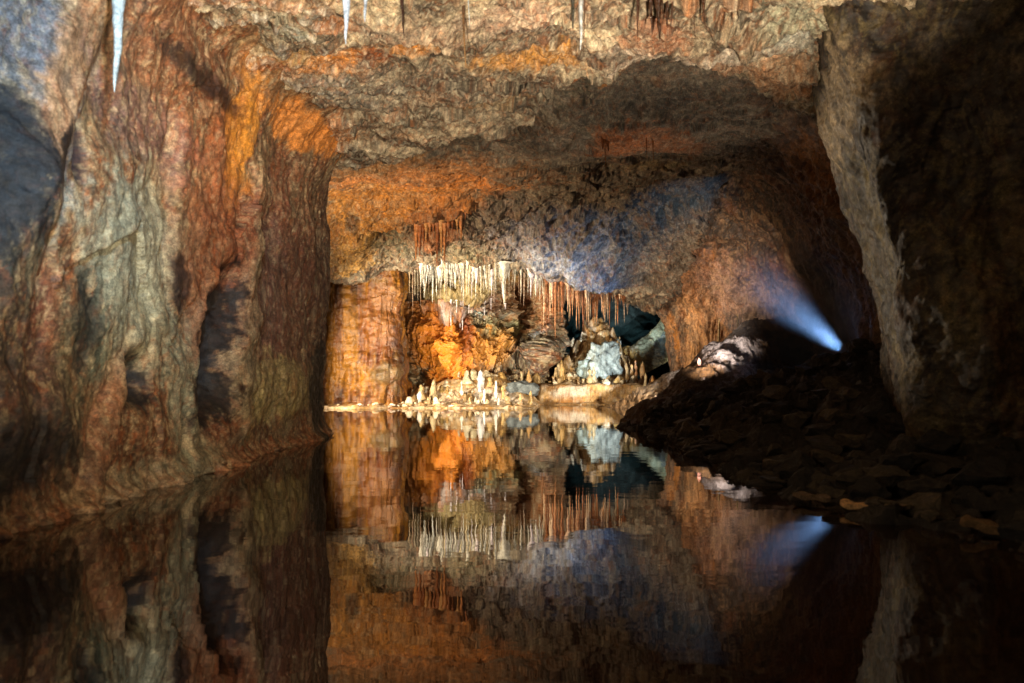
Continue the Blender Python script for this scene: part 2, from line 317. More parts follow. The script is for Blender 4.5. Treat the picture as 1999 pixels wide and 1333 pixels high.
C = mix(C, sstep(-.15, .35, (Yg - lip).reshape(-1)) * .9, '4a4438')  # shadow behind the lip painted into the ceiling colour
C = C * (1 + .35 * fbm(mul(P, 7, 9, 7), 4, 15, .7)[:, None])
C = mineral(P, C, (1.3, 2.0, 1.2), .38, 0, dark='1c140e', cream='efe2c6', rust='a85c2a', seed=33)
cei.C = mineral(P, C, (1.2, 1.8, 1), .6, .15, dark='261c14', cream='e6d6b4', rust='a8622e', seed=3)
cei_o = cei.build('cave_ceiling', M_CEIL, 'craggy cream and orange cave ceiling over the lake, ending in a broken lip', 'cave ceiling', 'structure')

# ------------------------------------------------------------------ second chamber: vault falling to a hanging rock mass
cols = [480, 660, 780, 900, 1000, 1100, 1200, 1300, 1400, 1520, 1660, 1800]
edge = [(540, 18.6), (530, 18.9), (518, 19.0), (506, 19.0), (509, 19.0), (532, 18.9), (556, 18.9), (586, 19.3), (470, 19.8), (420, 20), (380, 20.5), (360, 21)]
rows = []
def row(v): rows.append([W(c, a, b) for c, (a, b) in zip(cols, v)])
row([(190, 9.6), (190, 9.6), (190, 9.6), (180, 9.6), (170, 9.4), (120, 8.6), (20, 7.6), (20, 7.6), (20, 7.7), (60, 8.1), (140, 9), (200, 9.6)])
row([(262, 11.8), (262, 11.8), (262, 11.8), (215, 10.9), (205, 10.8), (160, 9.9), (85, 8.6), (85, 8.6), (95, 8.8), (140, 9.4), (220, 10.6), (260, 11)])
row([(320, 13.2), (325, 13.2), (300, 12.6), (280, 12.2), (275, 12.0), (245, 11.0), (180, 9.8), (185, 9.9), (200, 10.3), (240, 11.2), (300, 12.4), (330, 13)])
row([(352, 14.6), (355, 14.6), (345, 14.2), (330, 13.8), (325, 13.6), (300, 12.6), (270, 11.6), (265, 11.6), (280, 12.2), (300, 13), (330, 14), (350, 15)])
row([(392, 16.0), (392, 16.0), (388, 16.0), (372, 15.4), (368, 15.3), (355, 14.9), (330, 14.2), (320, 14), (330, 14.6), (340, 15.4), (350, 16.5), (355, 17)])
row([(455, 17.4), (455, 17.4), (440, 17.2), (430, 17.1), (410, 16.8), (405, 16.6), (395, 16.3), (400, 16.6), (370, 16.6), (370, 17.5), (360, 18.5), (358, 19)])
row([(505, 18.2), (505, 18.2), (490, 18.2), (478, 18.2), (470, 17.9), (470, 17.6), (480, 17.4), (500, 17.9), (430, 18.4), (400, 19), (370, 19.6), (360, 20)])
rows.append([W(c, a, b) for c, (a, b) in zip(cols, edge)])
rows.append([W(c, a + 6, b + 1.1) for c, (a, b) in zip(cols, edge)])
rows.append([W(c, a - 2, b + 3.0) for c, (a, b) in zip(cols, edge)])
rows.append([W(c, a + 14, b + 8.0) for c, (a, b) in zip(cols, edge)])
tu = np.concatenate([np.linspace(0, .9, 60), np.linspace(.905, 10.0, 800), np.linspace(10.01, 11, 40)]); tv = np.concatenate([np.linspace(0, 7, 420), np.linspace(7.02, 10, 110)])
ov = Sheet(rows, tu, tv); P = ov.pts(); x_, y_, z_ = P.T
ov.Nn = ov.Nn * (1 if ov.Nn[200, 400, 2] < 0 else -1)
ov.orient = 1 if (ov.Nn[200, 400] @ np.cross(np.gradient(ov.B, axis=1)[200, 400], np.gradient(ov.B, axis=0)[200, 400])) > 0 else -1
d = .16 * fbm(P * .8, 3, 2) + .13 * ridged(mul(P, 1.0, 1.0, 1.0), 4, 26) + .10 * fbm(mul(P, .8, 2.4, 2.4), 4, 88, .6) + .13 * facet(mul(P, 1.2, 1.6, 2.2), 8) + .055 * facet(mul(P, 3, 3.8, 5), 9) + .025 * facet(P * 9, 29) + .04 * fbm(P * 6, 4, 14, .6)
d = ov.push(d, [(900, 285, 150, 40, -.3), (1250, 270, 110, 26, .3), (1220, 330, 60, 20, -.2), (1120, 490, 90, 50, .25), (1170, 530, 70, 40, .2), (860, 400, 50, 40, .15), (760, 490, 50, 30, -.35), (1010, 240, 60, 40, -.2), (1330, 430, 80, 60, .1)])
d = d * (1 - .55 * sstep(4.1, 4.6, z_) * sstep(17.0, 15.5, y_))
ov.disp(d - .12)
n2 = fbm(mul(P, 1.4, 1.4, 1.8), 5, 41, .62)
base = lin('6b6254')[None] * np.ones((len(P), 1)); base = mix(base, sstep(.0, .5, n2) * .6, '958874'); base = mix(base, sstep(.05, .5, -n2) * .8, '3c352c')
C = ov.paint(base, [
    (880, 280, 200, 40, '3d382e', .8), (1250, 200, 220, 70, '524a3c', .7), (1160, 140, 90, 26, '5f5a48', .6), (1130, 150, 16, 6, 'c06a2a', .9), (1190, 162, 20, 8, 'c87e30', .9),  # shadowed arch behind the lip painted dark
    (1245, 268, 105, 26, 'b86c38', 1.0, .25, 1), (1330, 285, 50, 22, '8c5028', .8), (800, 345, 190, 22, 'b5702e', .9, .4, 2), (850, 372, 180, 16, 'd8802c', 1.0, .4, 3), (740, 330, 90, 12, '9a6a34', .7), (700, 420, 80, 70, 'b07a30', .95, .3), (800, 400, 110, 40, 'bd7c2e', .9, .35),
    (700, 500, 70, 34, 'b58a42', .9), (770, 490, 50, 26, '4c4a34', .9, .3), (880, 400, 60, 24, 'cc8038', .85), (850, 440, 60, 40, '9a5a28', .8), (690, 425, 14, 22, '2c2014', .8), (650, 470, 14, 60, '4a2c18', .5),
    (1020, 430, 110, 60, '8c8078', .7), (1100, 470, 130, 60, '8d8e98', .7), (1120, 500, 80, 26, 'b8c0cc', .8, .3, 15), (1180, 520, 50, 30, '5a6478', .8), (1250, 500, 60, 50, '5c5850', .7), (1230, 380, 160, 40, '6f6456', .7),
    (940, 510, 120, 12, 'c8b890', .6), (1290, 330, 60, 8, 'a08a5c', .7), (1330, 420, 40, 50, '8a7450', .6), (900, 490, 60, 18, '6a6448', .7), (780, 525, 130, 10, 'a89868', .7)])
C = C * (1 + .38 * fbm(mul(P, 7, 7, 8), 4, 15, .7)[:, None])
C = mineral(P, C, (1.3, 1.6, 1.6), .32, 0, dark='120e0a', cream='cdbfa4', rust='8c4a20', seed=35)
ov.C = mineral(P, C, (.9, 1.2, 1.4), .6, .3, dark='18140f', cream='b4a284', rust='9a5a28', seed=5) * .95
ov_o = ov.build('cave_ceiling', M_CEIL, 'ceiling of the further chamber dropping into a hanging orange and grey rock mass', 'cave ceiling', 'structure')

# ------------------------------------------------------------------ right wall of the further chamber, with the flowstone end
plan = [(6.4, 27), (5.1, 22.8), (4.35, 20.9), (4.2, 20.0), (5.0, 19.5), (5.8, 18.9), (6.3, 17.6), (6.25, 15.6), (5.9, 13.6), (5.5, 11.5), (5.3, 9.6), (5.2, 8.2)]
zl = [(-.5, 0), (.6, 0), (1.4, -.03), (2.0, -.12), (2.6, -.35), (3.2, -.8), (3.8, -1.25), (4.5, -2.2), (5.0, -3.2)]
net = []
for z, ln in zl:
    r = []
    for k, (x, y) in enumerate(plan):
        f = 1.0 if k > 3 else [.5, .7, 1.0, 1.0][k]
        g = ln * (f if k < 6 else .62)
        r.append((x + g, y - abs(ln) * (.35 if 3 < k < 8 else 0), z))
    net.append(r)
tu = np.concatenate([np.linspace(0, 2, 70), np.linspace(2.01, 7, 460), np.linspace(7.01, 11, 240)]); tv = np.linspace(0, 8, 460)
rw = Sheet(net, tu, tv); P = rw.pts(); x_, y_, z_ = P.T
flute = fbm(mul(P, 3.2, 2.4, .35), 4, 61, .6)
d = .12 * fbm(P * .8, 3, 2) + .08 * flute + .05 * ridged(mul(P, 2, 2, .6), 4, 26) + .05 * facet(mul(P, 2, 2, 1.4), 8) * sstep(2.6, 3.4, z_) + .02 * fbm(P * 7, 4, 14, .6)
d = rw.push(d, [(1390, 460, 40, 16, .15, 10), (1340, 560, 14, 60, .12), (1420, 560, 12, 70, .08), (1400, 470, 40, 10, -.15, 10)])
rw.disp(d - .06)
n2 = fbm(mul(P, 2.2, 2.2, .6), 5, 41, .62)
base = lin('5e4a3c')[None] * np.ones((len(P), 1)); base = mix(base, sstep(.0, .5, n2) * .6, '8a6e58'); base = mix(base, sstep(.05, .5, -n2) * .8, '33261e')
C = rw.paint(base, [(1370, 620, 70, 130, 'b07c50', .85, .4), (1350, 640, 20, 120, 'c89460', .8), (1380, 500, 60, 40, 'cf8c50', .9), (1450, 560, 60, 100, '94786c', .8), (1400, 560, 30, 60, 'b08870', .6), (1310, 600, 14, 60, '3a3428', .8), (1316, 650, 8, 40, 'b8762c', .9),
    (1340, 400, 70, 60, '6b6250', .7), (1590, 350, 40, 60, 'a86a30', .8), (1560, 470, 60, 120, '4a342a', .8), (1600, 470, 30, 60, '6a4a34', .6), (1450, 380, 80, 120, '3a2e24', .8)])
C = C * (1 + .3 * fbm(mul(P, 9, 9, 3), 4, 15, .7)[:, None])
rw.C = mineral(P, C, (1, 1, .4), .6, dark='18110c', cream='b08c68', rust='7a4826', seed=7) * .8
rw_o = rw.build('cave_wall', M_WALL, 'dark curving cave wall behind the rubble, ribbed with brown flowstone', 'cave wall', 'structure')

# ------------------------------------------------------------------ near right rock pillar
zl = [(-.5, 3.85, 4.3), (.2, 3.75, 4.22), (.8, 3.66, 4.10), (1.5, 3.54, 3.95), (2.2, 3.40, 3.76), (3.0, 3.20, 3.50), (3.7, 3.00, 3.30), (4.3, 2.82, 3.22), (5.0, 2.2, 3.0)]
net = []
for z, xe, xb in zl:
    g = (3.7 - xe)
    net.append([(8.5, 9.4, z), (6.0, 9.3, z), (xb + 1.2, 9.0, z), (xb + .30, 8.75, z), (xb + .04, 8.2, z), ((xe + xb) / 2 + .02, 7.5, z), (xe + .08, 7.0, z), (xe + 1.1 - g * .3, 6.6, z), (xe + 2.2 - g * .3, 6.1, z), (6.3, 5.2, z), (6.9, 3.5, z), (7.0, 0, z), (6.8, -4, z)])
tu = np.concatenate([np.linspace(0, 3, 60), np.linspace(3.01, 10, 520), np.linspace(10.02, 12, 60)]); tv = np.linspace(0, 8, 560)
pr = Sheet(net, tu, tv)
pr.Nn = pr.Nn * (1 if pr.Nn[250, 400, 1] < 0 else -1); pr.orient = 1 if (pr.Nn[250, 400] @ np.cross(np.gradient(pr.B, axis=1)[250, 400], np.gradient(pr.B, axis=0)[250, 400])) > 0 else -1
P = pr.pts(); x_, y_, z_ = P.T
d = .15 * fbm(mul(P, .9, .9, .7), 4, 2) + .03 * ridged(mul(P, 1.4, 1.4, .7), 4, 26) + .015 * facet(mul(P, 2.2, 2.2, 1.2), 8) + .02 * fbm(P * 7, 4, 14, .6)
d = pr.push(d, [(1860, 600, 120, 200, .08), (1960, 900, 60, 300, .1)])
pr.disp(d - .05)
n2 = fbm(mul(P, 1.6, 1.6, .6), 5, 41, .62)
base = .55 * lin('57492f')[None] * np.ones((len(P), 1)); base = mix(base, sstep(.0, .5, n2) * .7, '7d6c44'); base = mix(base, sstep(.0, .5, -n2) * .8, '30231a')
C = pr.paint(base, [(1680, 380, 26, 330, 'c8b894', .9, .4, -10), (1640, 180, 24, 140, 'c0a680', .8, .4, -14), (1830, 720, 100, 170, 'a8965a', .85), (1800, 300, 160, 180, '2c2019', .9, .5), (1900, 140, 160, 200, '2a1f1a', .9, .5), (1720, 60, 60, 120, '1c1510', .9, .5), (1980, 800, 40, 300, '6a4a2c', .7)])  # lit edge strip and lit lower face painted pale, darker tone above
C = C * (1 + .35 * fbm(mul(P, 8, 8, 5), 4, 15, .7)[:, None])
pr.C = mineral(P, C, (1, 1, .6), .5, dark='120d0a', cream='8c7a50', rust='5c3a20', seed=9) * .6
pr_o = pr.build('rock_pillar', M_WALL, 'huge dark rock pillar leaning in on the right with its lit inner edge painted paler', 'rock pillar')

# ------------------------------------------------------------------ far back wall, cavity wall, left orange pillar
cols = [560, 700, 780, 850, 920, 975, 1020, 1055, 1080, 1092]
net = []
for py, Ys in [(470, [23.5] * 10), (530, [22.6, 22.6, 22.8, 22.6, 22.4, 22.8, 23.4, 23.2, 23.6, 25]), (570, [22.8, 22.8, 22.9, 22.4, 22.3, 23.3, 24.4, 23.0, 23.5, 25.5]),
               (590, [23, 23, 23.1, 22.9, 23.0, 23.6, 24.6, 23.2, 23.8, 26]), (640, [23, 23, 22.9, 22.6, 22.9, 23.2, 24.2, 23.0, 23.6, 26]), (690, [23, 23, 22.7, 22.2, 22.5, 22.8, 23.1, 22.6, 23.4, 26]),
               (740, [23, 23, 22.6, 22.0, 22.1, 22.3, 22.4, 22.4, 23.2, 26]), (790, [23, 23, 22.4, 21.8, 21.8, 22.0, 22.2, 22.2, 23.0, 26])]:
    net.append([W(c - (0 if c < 1070 else (py - 620) * .10), py, y) for c, y in zip(cols, Ys)])
bw = Sheet(net, np.linspace(0, 9, 560), np.linspace(0, 7, 420)); P = bw.pts(); x_, y_, z_ = P.T
if bw.Nn[200, 200, 1] > 0: bw.Nn *= -1; bw.orient *= -1
d = .22 * fbm(P * .9, 3, 2) + .16 * ridged(mul(P, 1.6, 1.6, .9), 4, 26) + .2 * facet(mul(P, 1.8, 1.8, 1.5), 8) + .12 * facet(P * 4, 9) + .05 * facet(P * 9, 29) + .04 * fbm(P * 7, 4, 14, .6)
d = bw.push(d, [(855, 640, 60, 60, .35, 30), (905, 700, 40, 60, .2), (890, 660, 10, 50, -.3), (1060, 690, 60, 22, .4, -35), (1030, 560, 26, 40, -.3), (800, 700, 30, 40, -.3), (960, 690, 60, 40, .25), (900, 590, 70, 8, .25), (880, 580, 50, 10, .3), (1010, 710, 40, 10, -.3, -30)])
bw.disp(d - .2)
n2 = fbm(mul(P, 1.6, 1.6, 1.6), 5, 41, .62)
base = lin('7a6c52')[None] * np.ones((len(P), 1)); base = mix(base, sstep(.0, .5, n2) * .7, 'a89a7c'); base = mix(base, sstep(.05, .5, -n2) * .8, '40382c')
C = bw.paint(base, [(880, 560, 110, 26, 'a08c5c', .8), (800, 600, 26, 34, '77858a', .9), (780, 560, 24, 30, '6a5440', .7), (850, 660, 66, 66, 'd8842c', 1, .3), (880, 700, 40, 70, 'e08a20', 1, .3), (960, 690, 50, 34, 'd09238', .9), (900, 650, 14, 50, '8a3c18', .8), (860, 605, 50, 14, 'b8a494', .7),
    (885, 588, 44, 12, 'b4aaae', .9), (895, 620, 24, 26, 'a08c84', .5), (935, 605, 18, 24, '9fc0c4', .95), (955, 590, 24, 30, 'dcd4dc', .7), (975, 620, 40, 30, '8a8c84', .7), (1025, 570, 30, 44, '3a342a', .9), (1010, 530, 30, 14, '2c3028', .8), (1000, 545, 24, 10, 'a07838', .8),  # includes the shade of the deep recess, painted dark
    (980, 650, 40, 30, '9aa070', .6), (1060, 650, 40, 30, '5c5a58', .9), (1060, 640, 46, 10, '8c9cac', .9, .3, -38), (1080, 700, 40, 40, '514a44', .9), (1065, 590, 30, 60, 'a8683c', .8), (1090, 590, 30, 50, '9a6a44', .8), (820, 720, 50, 30, '6f6040', .7), (870, 735, 50, 20, 'b09048', .8)])
C = C * (1 + .35 * fbm(P * 8, 4, 15, .7)[:, None])
bw.C = mineral(P, C, (1, 1, .8), .6, .25, dark='1a130c', cream='d8c8a4', rust='a85a1c', seed=11)
bw.C = bw.paint(bw.C, [(850, 655, 62, 60, 'cc7c2a', .85, .5), (885, 700, 56, 56, 'd8862a', .85, .5), (955, 690, 44, 34, 'c48838', .8, .5), (905, 665, 10, 44, '6a2c14', .8, .4), (800, 640, 30, 40, '9a6434', .7, .5), (890, 560, 90, 22, '9c8c60', .6, .5)])
bw_o = bw.build('cave_wall', M_WET, 'brightly lit far cave wall with an orange mound and white flowstone', 'cave wall', 'structure')

net = [[W(c, py, 30 + (abs(c - 1200) / 90) * .3 - (.8 if py > 680 else 0)) for c in (900, 1050, 1130, 1200, 1280, 1350, 1500)] for py in (420, 500, 580, 650, 700, 770)]
cv = Sheet(net, np.linspace(0, 6, 200), np.linspace(0, 5, 150)); P = cv.pts()
if cv.Nn[80, 80, 1] > 0: cv.Nn *= -1; cv.orient *= -1
cv.disp(.4 * fbm(P * .6, 4, 5) + .12 * facet(P * 1.6, 4))
cv.C = (lin('3f4a48')[None] * (1 + .4 * fbm(P * 1.4, 5, 8, .6)[:, None]))
cv_o = cv.build('cave_wall', M_CEIL, 'dim blue green rock at the very back of the far opening', 'cave wall', 'structure')

# left orange pillar on the far shore
ring = []
for z, rx, ry in [(-.1, 1.05, .8), (.4, 1.0, .75), (1.0, .92, .7), (1.8, .88, .66), (2.8, .88, .66), (3.4, .92, .7), (4.6, 1.1, .9)]:
    ring.append([(-3.98 + rx * np.sign(math.cos(a)) * abs(math.cos(a)) ** .38, 20.9 + ry * np.sign(math.sin(a)) * abs(math.sin(a)) ** .38, z) for a in np.linspace(math.pi * .5, math.pi * 2.5, 25)])
op = Sheet(ring, np.linspace(0, 24, 420), np.linspace(0, 6, 420)); P = op.pts(); x_, y_, z_ = P.T
cc = op.B - np.array([-3.98, 20.9, 0]); cc[..., 2] = 0
if (op.Nn * cc).sum() < 0: op.Nn *= -1; op.orient *= -1
d = .16 * fbm(mul(P, 1.0, 1.0, 1.4), 3, 2) + .09 * ridged(mul(P, 2.0, 2.0, .3), 4, 26) + .04 * facet(mul(P, 3, 3, 1.6), 8) + .02 * fbm(P * 8, 4, 14, .6)
d = op.push(d, [(752, 730, 26, 34, .2), (700, 690, 8, 80, .06), (722, 650, 5, 90, -.06)])
op.disp(d)
st = fbm(mul(P, 3.4, 3.4, .22), 5, 12, .6)
base = lin('9a5a26')[None] * np.ones((len(P), 1)); base = mix(base, sstep(0, .4, st) * .9, 'dd9430'); base = mix(base, sstep(.05, .4, -st) * .9, '4a2614')
C = op.paint(base, [(692, 660, 10, 90, 'dc9428', .8), (700, 735, 50, 26, 'd08a20', .8), (735, 620, 30, 90, 'b8703a', .7), (750, 600, 20, 60, 'c88a4c', .6), (752, 730, 26, 34, 'a08a60', .8, .5), (735, 700, 18, 20, '7c3a1c', .7), (690, 545, 60, 10, 'c09a58', .7)])
C = mineral(P, C, (1, 1, .16), .5, .3, dark='2a150a', cream='d8a050', rust='8a4018', seed=13)
op.C = C * (1 + .3 * fbm(mul(P, 12, 12, 7), 4, 15, .7)[:, None]) * .38
op_o = op.build('rock_pillar', M_WET, 'squarish rust orange rock pillar on the far shore, streaked top to bottom', 'rock pillar')

# ------------------------------------------------------------------ far shore, ledge, mound, right rubble ground
def scatter_height(ctrl, X, Y, k=2.4):
    c = np.array(ctrl, float); num = 0; den = 0
    for x, y, z in c:
        wgt = 1 / (((X - x) ** 2 + (Y - y) ** 2) ** (k / 2 * 1.0) + 1e-4) * np.exp(-((X - x) ** 2 + (Y - y) ** 2) / 6)
        num = num + wgt * z; den = den + wgt
    return num / (den + 1e-9)
u = np.linspace(0, 1, 760); v = np.linspace(0, 1, 300)
Yg = 17.9 + 8.5 * v[:, None] ** 1.2 * np.ones((1, len(u))); Xg = (-7 + 15 * u[None]) * np.ones((len(v), 1))
pl = np.stack([Xg, Yg, Xg * 0], -1).reshape(-1, 3)
wl = 19.35 + .30 * fbm(mul(pl, .7, 0, 0), 4, 3).reshape(Xg.shape) + 1.8 * sstep(.55, .8, Xg) - .25 * sstep(-3, -4.5, Xg) 
rim = sstep(-.12, .12, Yg - wl)
Z = -.5 + .53 * rim + .10 * sstep(.1, 2.4, Yg - wl) + .30 * sstep(1.2, 2.6, Yg - wl) * (1 - sstep(.2, .9, Xg))
led = sstep(.55, .85, Xg) * sstep(4.2, 3.7, Xg) * sstep(0.05, .5, Yg - (21.35 + .10 * (Xg - 2) ** 2 * .3)); Z = np.maximum(Z, -.5 + 1.0 * led)
Z = Z + .05 * sstep(0, 1, led)
mound = 2.0 * np.exp(-((Xg - 2.85) / .85) ** 2 - ((Yg - 24.6) / 1.0) ** 2) + .55 * np.exp(-((Xg - 2.1) / .5) ** 2 - ((Yg - 23.9) / .8) ** 2); Z = Z + mound
Z = Z + .6 * np.exp(-((Xg - 1.55) / .35) ** 2 - ((Yg - 23.3) / .5) ** 2)
Z = Z + (.45 * np.exp(-((Xg + .75) / .75) ** 2 - ((Yg - 21.8) / .5) ** 2) + .22 * np.exp(-((Xg + 1.8) / .6) ** 2 - ((Yg - 21.6) / .5) ** 2))
sh = Sheet(None, None, None, np.stack([Xg, Yg, Z], -1)); P = sh.pts(); x_, y_, z_ = P.T
above = sstep(-.1, .05, z_)
d = above * (.035 * fbm(P * 2.2, 4, 5) + .035 * facet(P * 4, 6) * sstep(.8, .2, x_) + .05 * np.maximum(fbm(P * 3.1, 3, 9), 0)) + .03 * fbm(P * 2, 2, 3)
md = sstep(.35, .9, z_); d = d + md * sstep(1.0, 1.5, x_) * sstep(22.6, 23.2, y_) * (.22 * fbm(P * 2.4, 5, 55, .6) + .14 * facet(P * 2.6, 56))
sh.disp(d, (0, 0, 1))
n2 = fbm(P * 1.5, 5, 41, .62)
base = lin('b8925c')[None] * np.ones((len(P), 1)); base = mix(base, sstep(.0, .5, n2) * .7, 'dcc298'); base = mix(base, sstep(.05, .5, -n2) * .7, '8a5e34')
C = sh.paint(base, [(900, 785, 140, 14, 'ead8bc', .7), (960, 775, 60, 12, 'f0e8e0', .7), (700, 770, 40, 12, '8a7260', .8), (1150, 765, 70, 12, 'cda468', .7), (1110, 762, 30, 9, 'e4dcd0', .8), (1225, 755, 26, 10, 'c07830', .8), (1210, 775, 10, 5, '4a2818', .8), (1165, 700, 50, 26, 'c09c66', .6), (1190, 680, 40, 40, 'c4d8d8', .95), (1210, 690, 14, 16, 'd8e4e4', .9), (1150, 680, 26, 24, 'c8a878', .8)])
C = mix(C, sstep(.05, -.02, z_ + .03 * n2) * .8, '6c5230')
C = mineral(P, C, (1.2, 1.2, 1), .45, dark='5a3c20', cream='f0e6d4', rust='b87838', seed=17)
sh.C = C * (1 + .22 * fbm(P * 8, 4, 15, .7)[:, None]) * .9
sh_o = sh.build('ground', M_WET, 'pale cream flowstone shore and low ledge at the far end of the lake', 'ground', 'structure')

ctrl = [W(1230, 832, 13.6), W(1290, 775, 14.3), W(1350, 716, 15.2), W(1420, 665, 16.2), W(1482, 622, 17.2), W(1560, 600, 18.2), (7.5, 18, 2.6),
        (2.6, 15.6, -.3), (3.2, 17.4, 0), (3.9, 18.6, .4), (4.6, 19.4, 1.0), (5.4, 19, 1.6), (2.2, 16.5, -.5), (2.6, 18.5, -.5),
        W(1335, 805, 12.7), W(1400, 792, 12.6), W(1480, 756, 12.4), W(1560, 728, 12.1), W(1640, 716, 11.9), W(1720, 688, 11.5), W(1800, 665, 11), (7.5, 11, 1.9),
        (3.45, 14.2, .80), (3.85, 14.8, 1.1), (4.2, 15.2, 1.38), (4.7, 15.8, 1.7), (5.0, 16.3, 1.88), (5.0, 14.3, .5), (5.9, 14.3, .9), (5.6, 13.2, .85), (4.4, 13.6, .75), (7.5, 14.5, 1.3), (3.0, 13.4, .55),
        (2.35, 12.2, 0), (2.35, 11.2, 0), (2.35, 10, 0), (2.35, 8.8, 0), (2.25, 7.6, 0), (2.25, 6.8, 0), (2.35, 6.0, 0), (2.6, 5.2, 0), (3.0, 4.4, 0), (3.5, 3.4, 0), (4.1, 2.2, 0), (5, 0, 0),
        (1.3, 12, -.8), (1.3, 10, -.8), (1.3, 8, -.8), (1.3, 6, -.8), (1.6, 4.5, -.8), (2.4, 3, -.8), (3, 1.5, -.8), (4, -1, -.6), (1.3, 14, -.8), (1.5, 15.5, -.8),
        (3.2, 11, .45), (3.2, 9, .35), (4.2, 9, .80), (5.2, 9.4, 1.2), (3.3, 7, .2), (4.5, 7.2, .45), (6, 7, .7), (3.6, 5.4, .12), (5, 5.2, .3), (7, 5, .5), (4.4, 3.6, .12), (6, 2.5, .3), (7, 0, .4)]
ys = np.concatenate([np.linspace(-3, 3.4, 40), 1.0 * 3.45 * (20 / 3.45) ** np.linspace(0, 1, 520)]); xs = np.linspace(1.2, 8.5, 520)
Xg, Yg = np.meshgrid(xs, ys)
Z = scatter_height(ctrl, Xg, Yg)
rg = Sheet(None, None, None, np.stack([Xg, Yg, Z], -1)); P = rg.pts(); x_, y_, z_ = P.T
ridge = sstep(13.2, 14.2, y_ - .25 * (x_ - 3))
d = .06 * fbm(P * 1.5, 4, 5) + .10 * facet(P * 2.6, 6) * (1 - .6 * ridge) + .05 * facet(P * 7, 7) + .02 * fbm(P * 9, 3, 8)
rg.disp(d - .03, (0, 0, 1))
n2 = fbm(P * 1.5, 5, 41, .62)
base = lin('3c342a')[None] * np.ones((len(P), 1)); base = mix(base, sstep(.0, .5, n2) * .6, '584c3a'); base = mix(base, sstep(.05, .5, -n2) * .7, '201a15')
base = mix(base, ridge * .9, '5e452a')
C = rg.paint(base, [(1378, 722, 42, 24, 'bab6be', .95, .4, -35), (1430, 680, 50, 12, '8f8680', .95, .4, -35), (1470, 650, 30, 9, '8f8070', .8, .4, -35), (1545, 690, 44, 60, '1e1812', .95, .4), (1500, 720, 30, 30, '1e1812', .8, .5)], .5)  # pale gravel painted as lit, dark patches beside it dim the lamp pool
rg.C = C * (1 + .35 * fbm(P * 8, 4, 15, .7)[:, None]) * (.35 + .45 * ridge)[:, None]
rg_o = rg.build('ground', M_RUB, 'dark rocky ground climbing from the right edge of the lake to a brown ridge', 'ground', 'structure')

# water
g = 60; xs = np.linspace(-10, 9, g); ys = np.linspace(-5, 31, g); X, Y = np.meshgrid(xs, ys); idx = np.arange(g * g).reshape(g, g)
mesh_obj('water', np.stack([X, Y, X * 0], -1).reshape(-1, 3), np.stack([idx[:-1, :-1], idx[:-1, 1:], idx[1:, 1:], idx[1:, :-1]], -1).reshape(-1, 4), mw, None, 'still dark lake mirroring the lit cave', 'lake', 'structure')

# ------------------------------------------------------------------ helpers that find the built surfaces
def bvh(o):
    me = o.data; n = len(me.vertices); co = np.empty(n * 3, np.float32); me.vertices.foreach_get('co', co)
    q = np.empty(len(me.loops), np.int32); me.loops.foreach_get('vertex_index', q)
    return BVHTree.FromPolygons(co.reshape(-1, 3).tolist(), q.reshape(-1, 4).tolist())
T_cei, T_ov, T_sh, T_rg, T_bw, T_rw = map(bvh, (cei_o, ov_o, sh_o, rg_o, bw_o, rw_o))
def up_hit(x, y, z, trees=(T_cei, T_ov)):
    best = None
    for t in trees:
        h = t.ray_cast(Vector((x, y, z)), Vector((0, 0, 1)))
        if h[0] is not None and (best is None or h[0].z < best): best = h[0].z
    return best
def down_hit(x, y, z=6, trees=(T_sh, T_rg)):
    best = None
    for t in trees:
        h = t.ray_cast(Vector((x, y, z)), Vector((0, 0, -1)))
        if h[0] is not None and (best is None or h[0].z > best): best = h[0].z
    return best

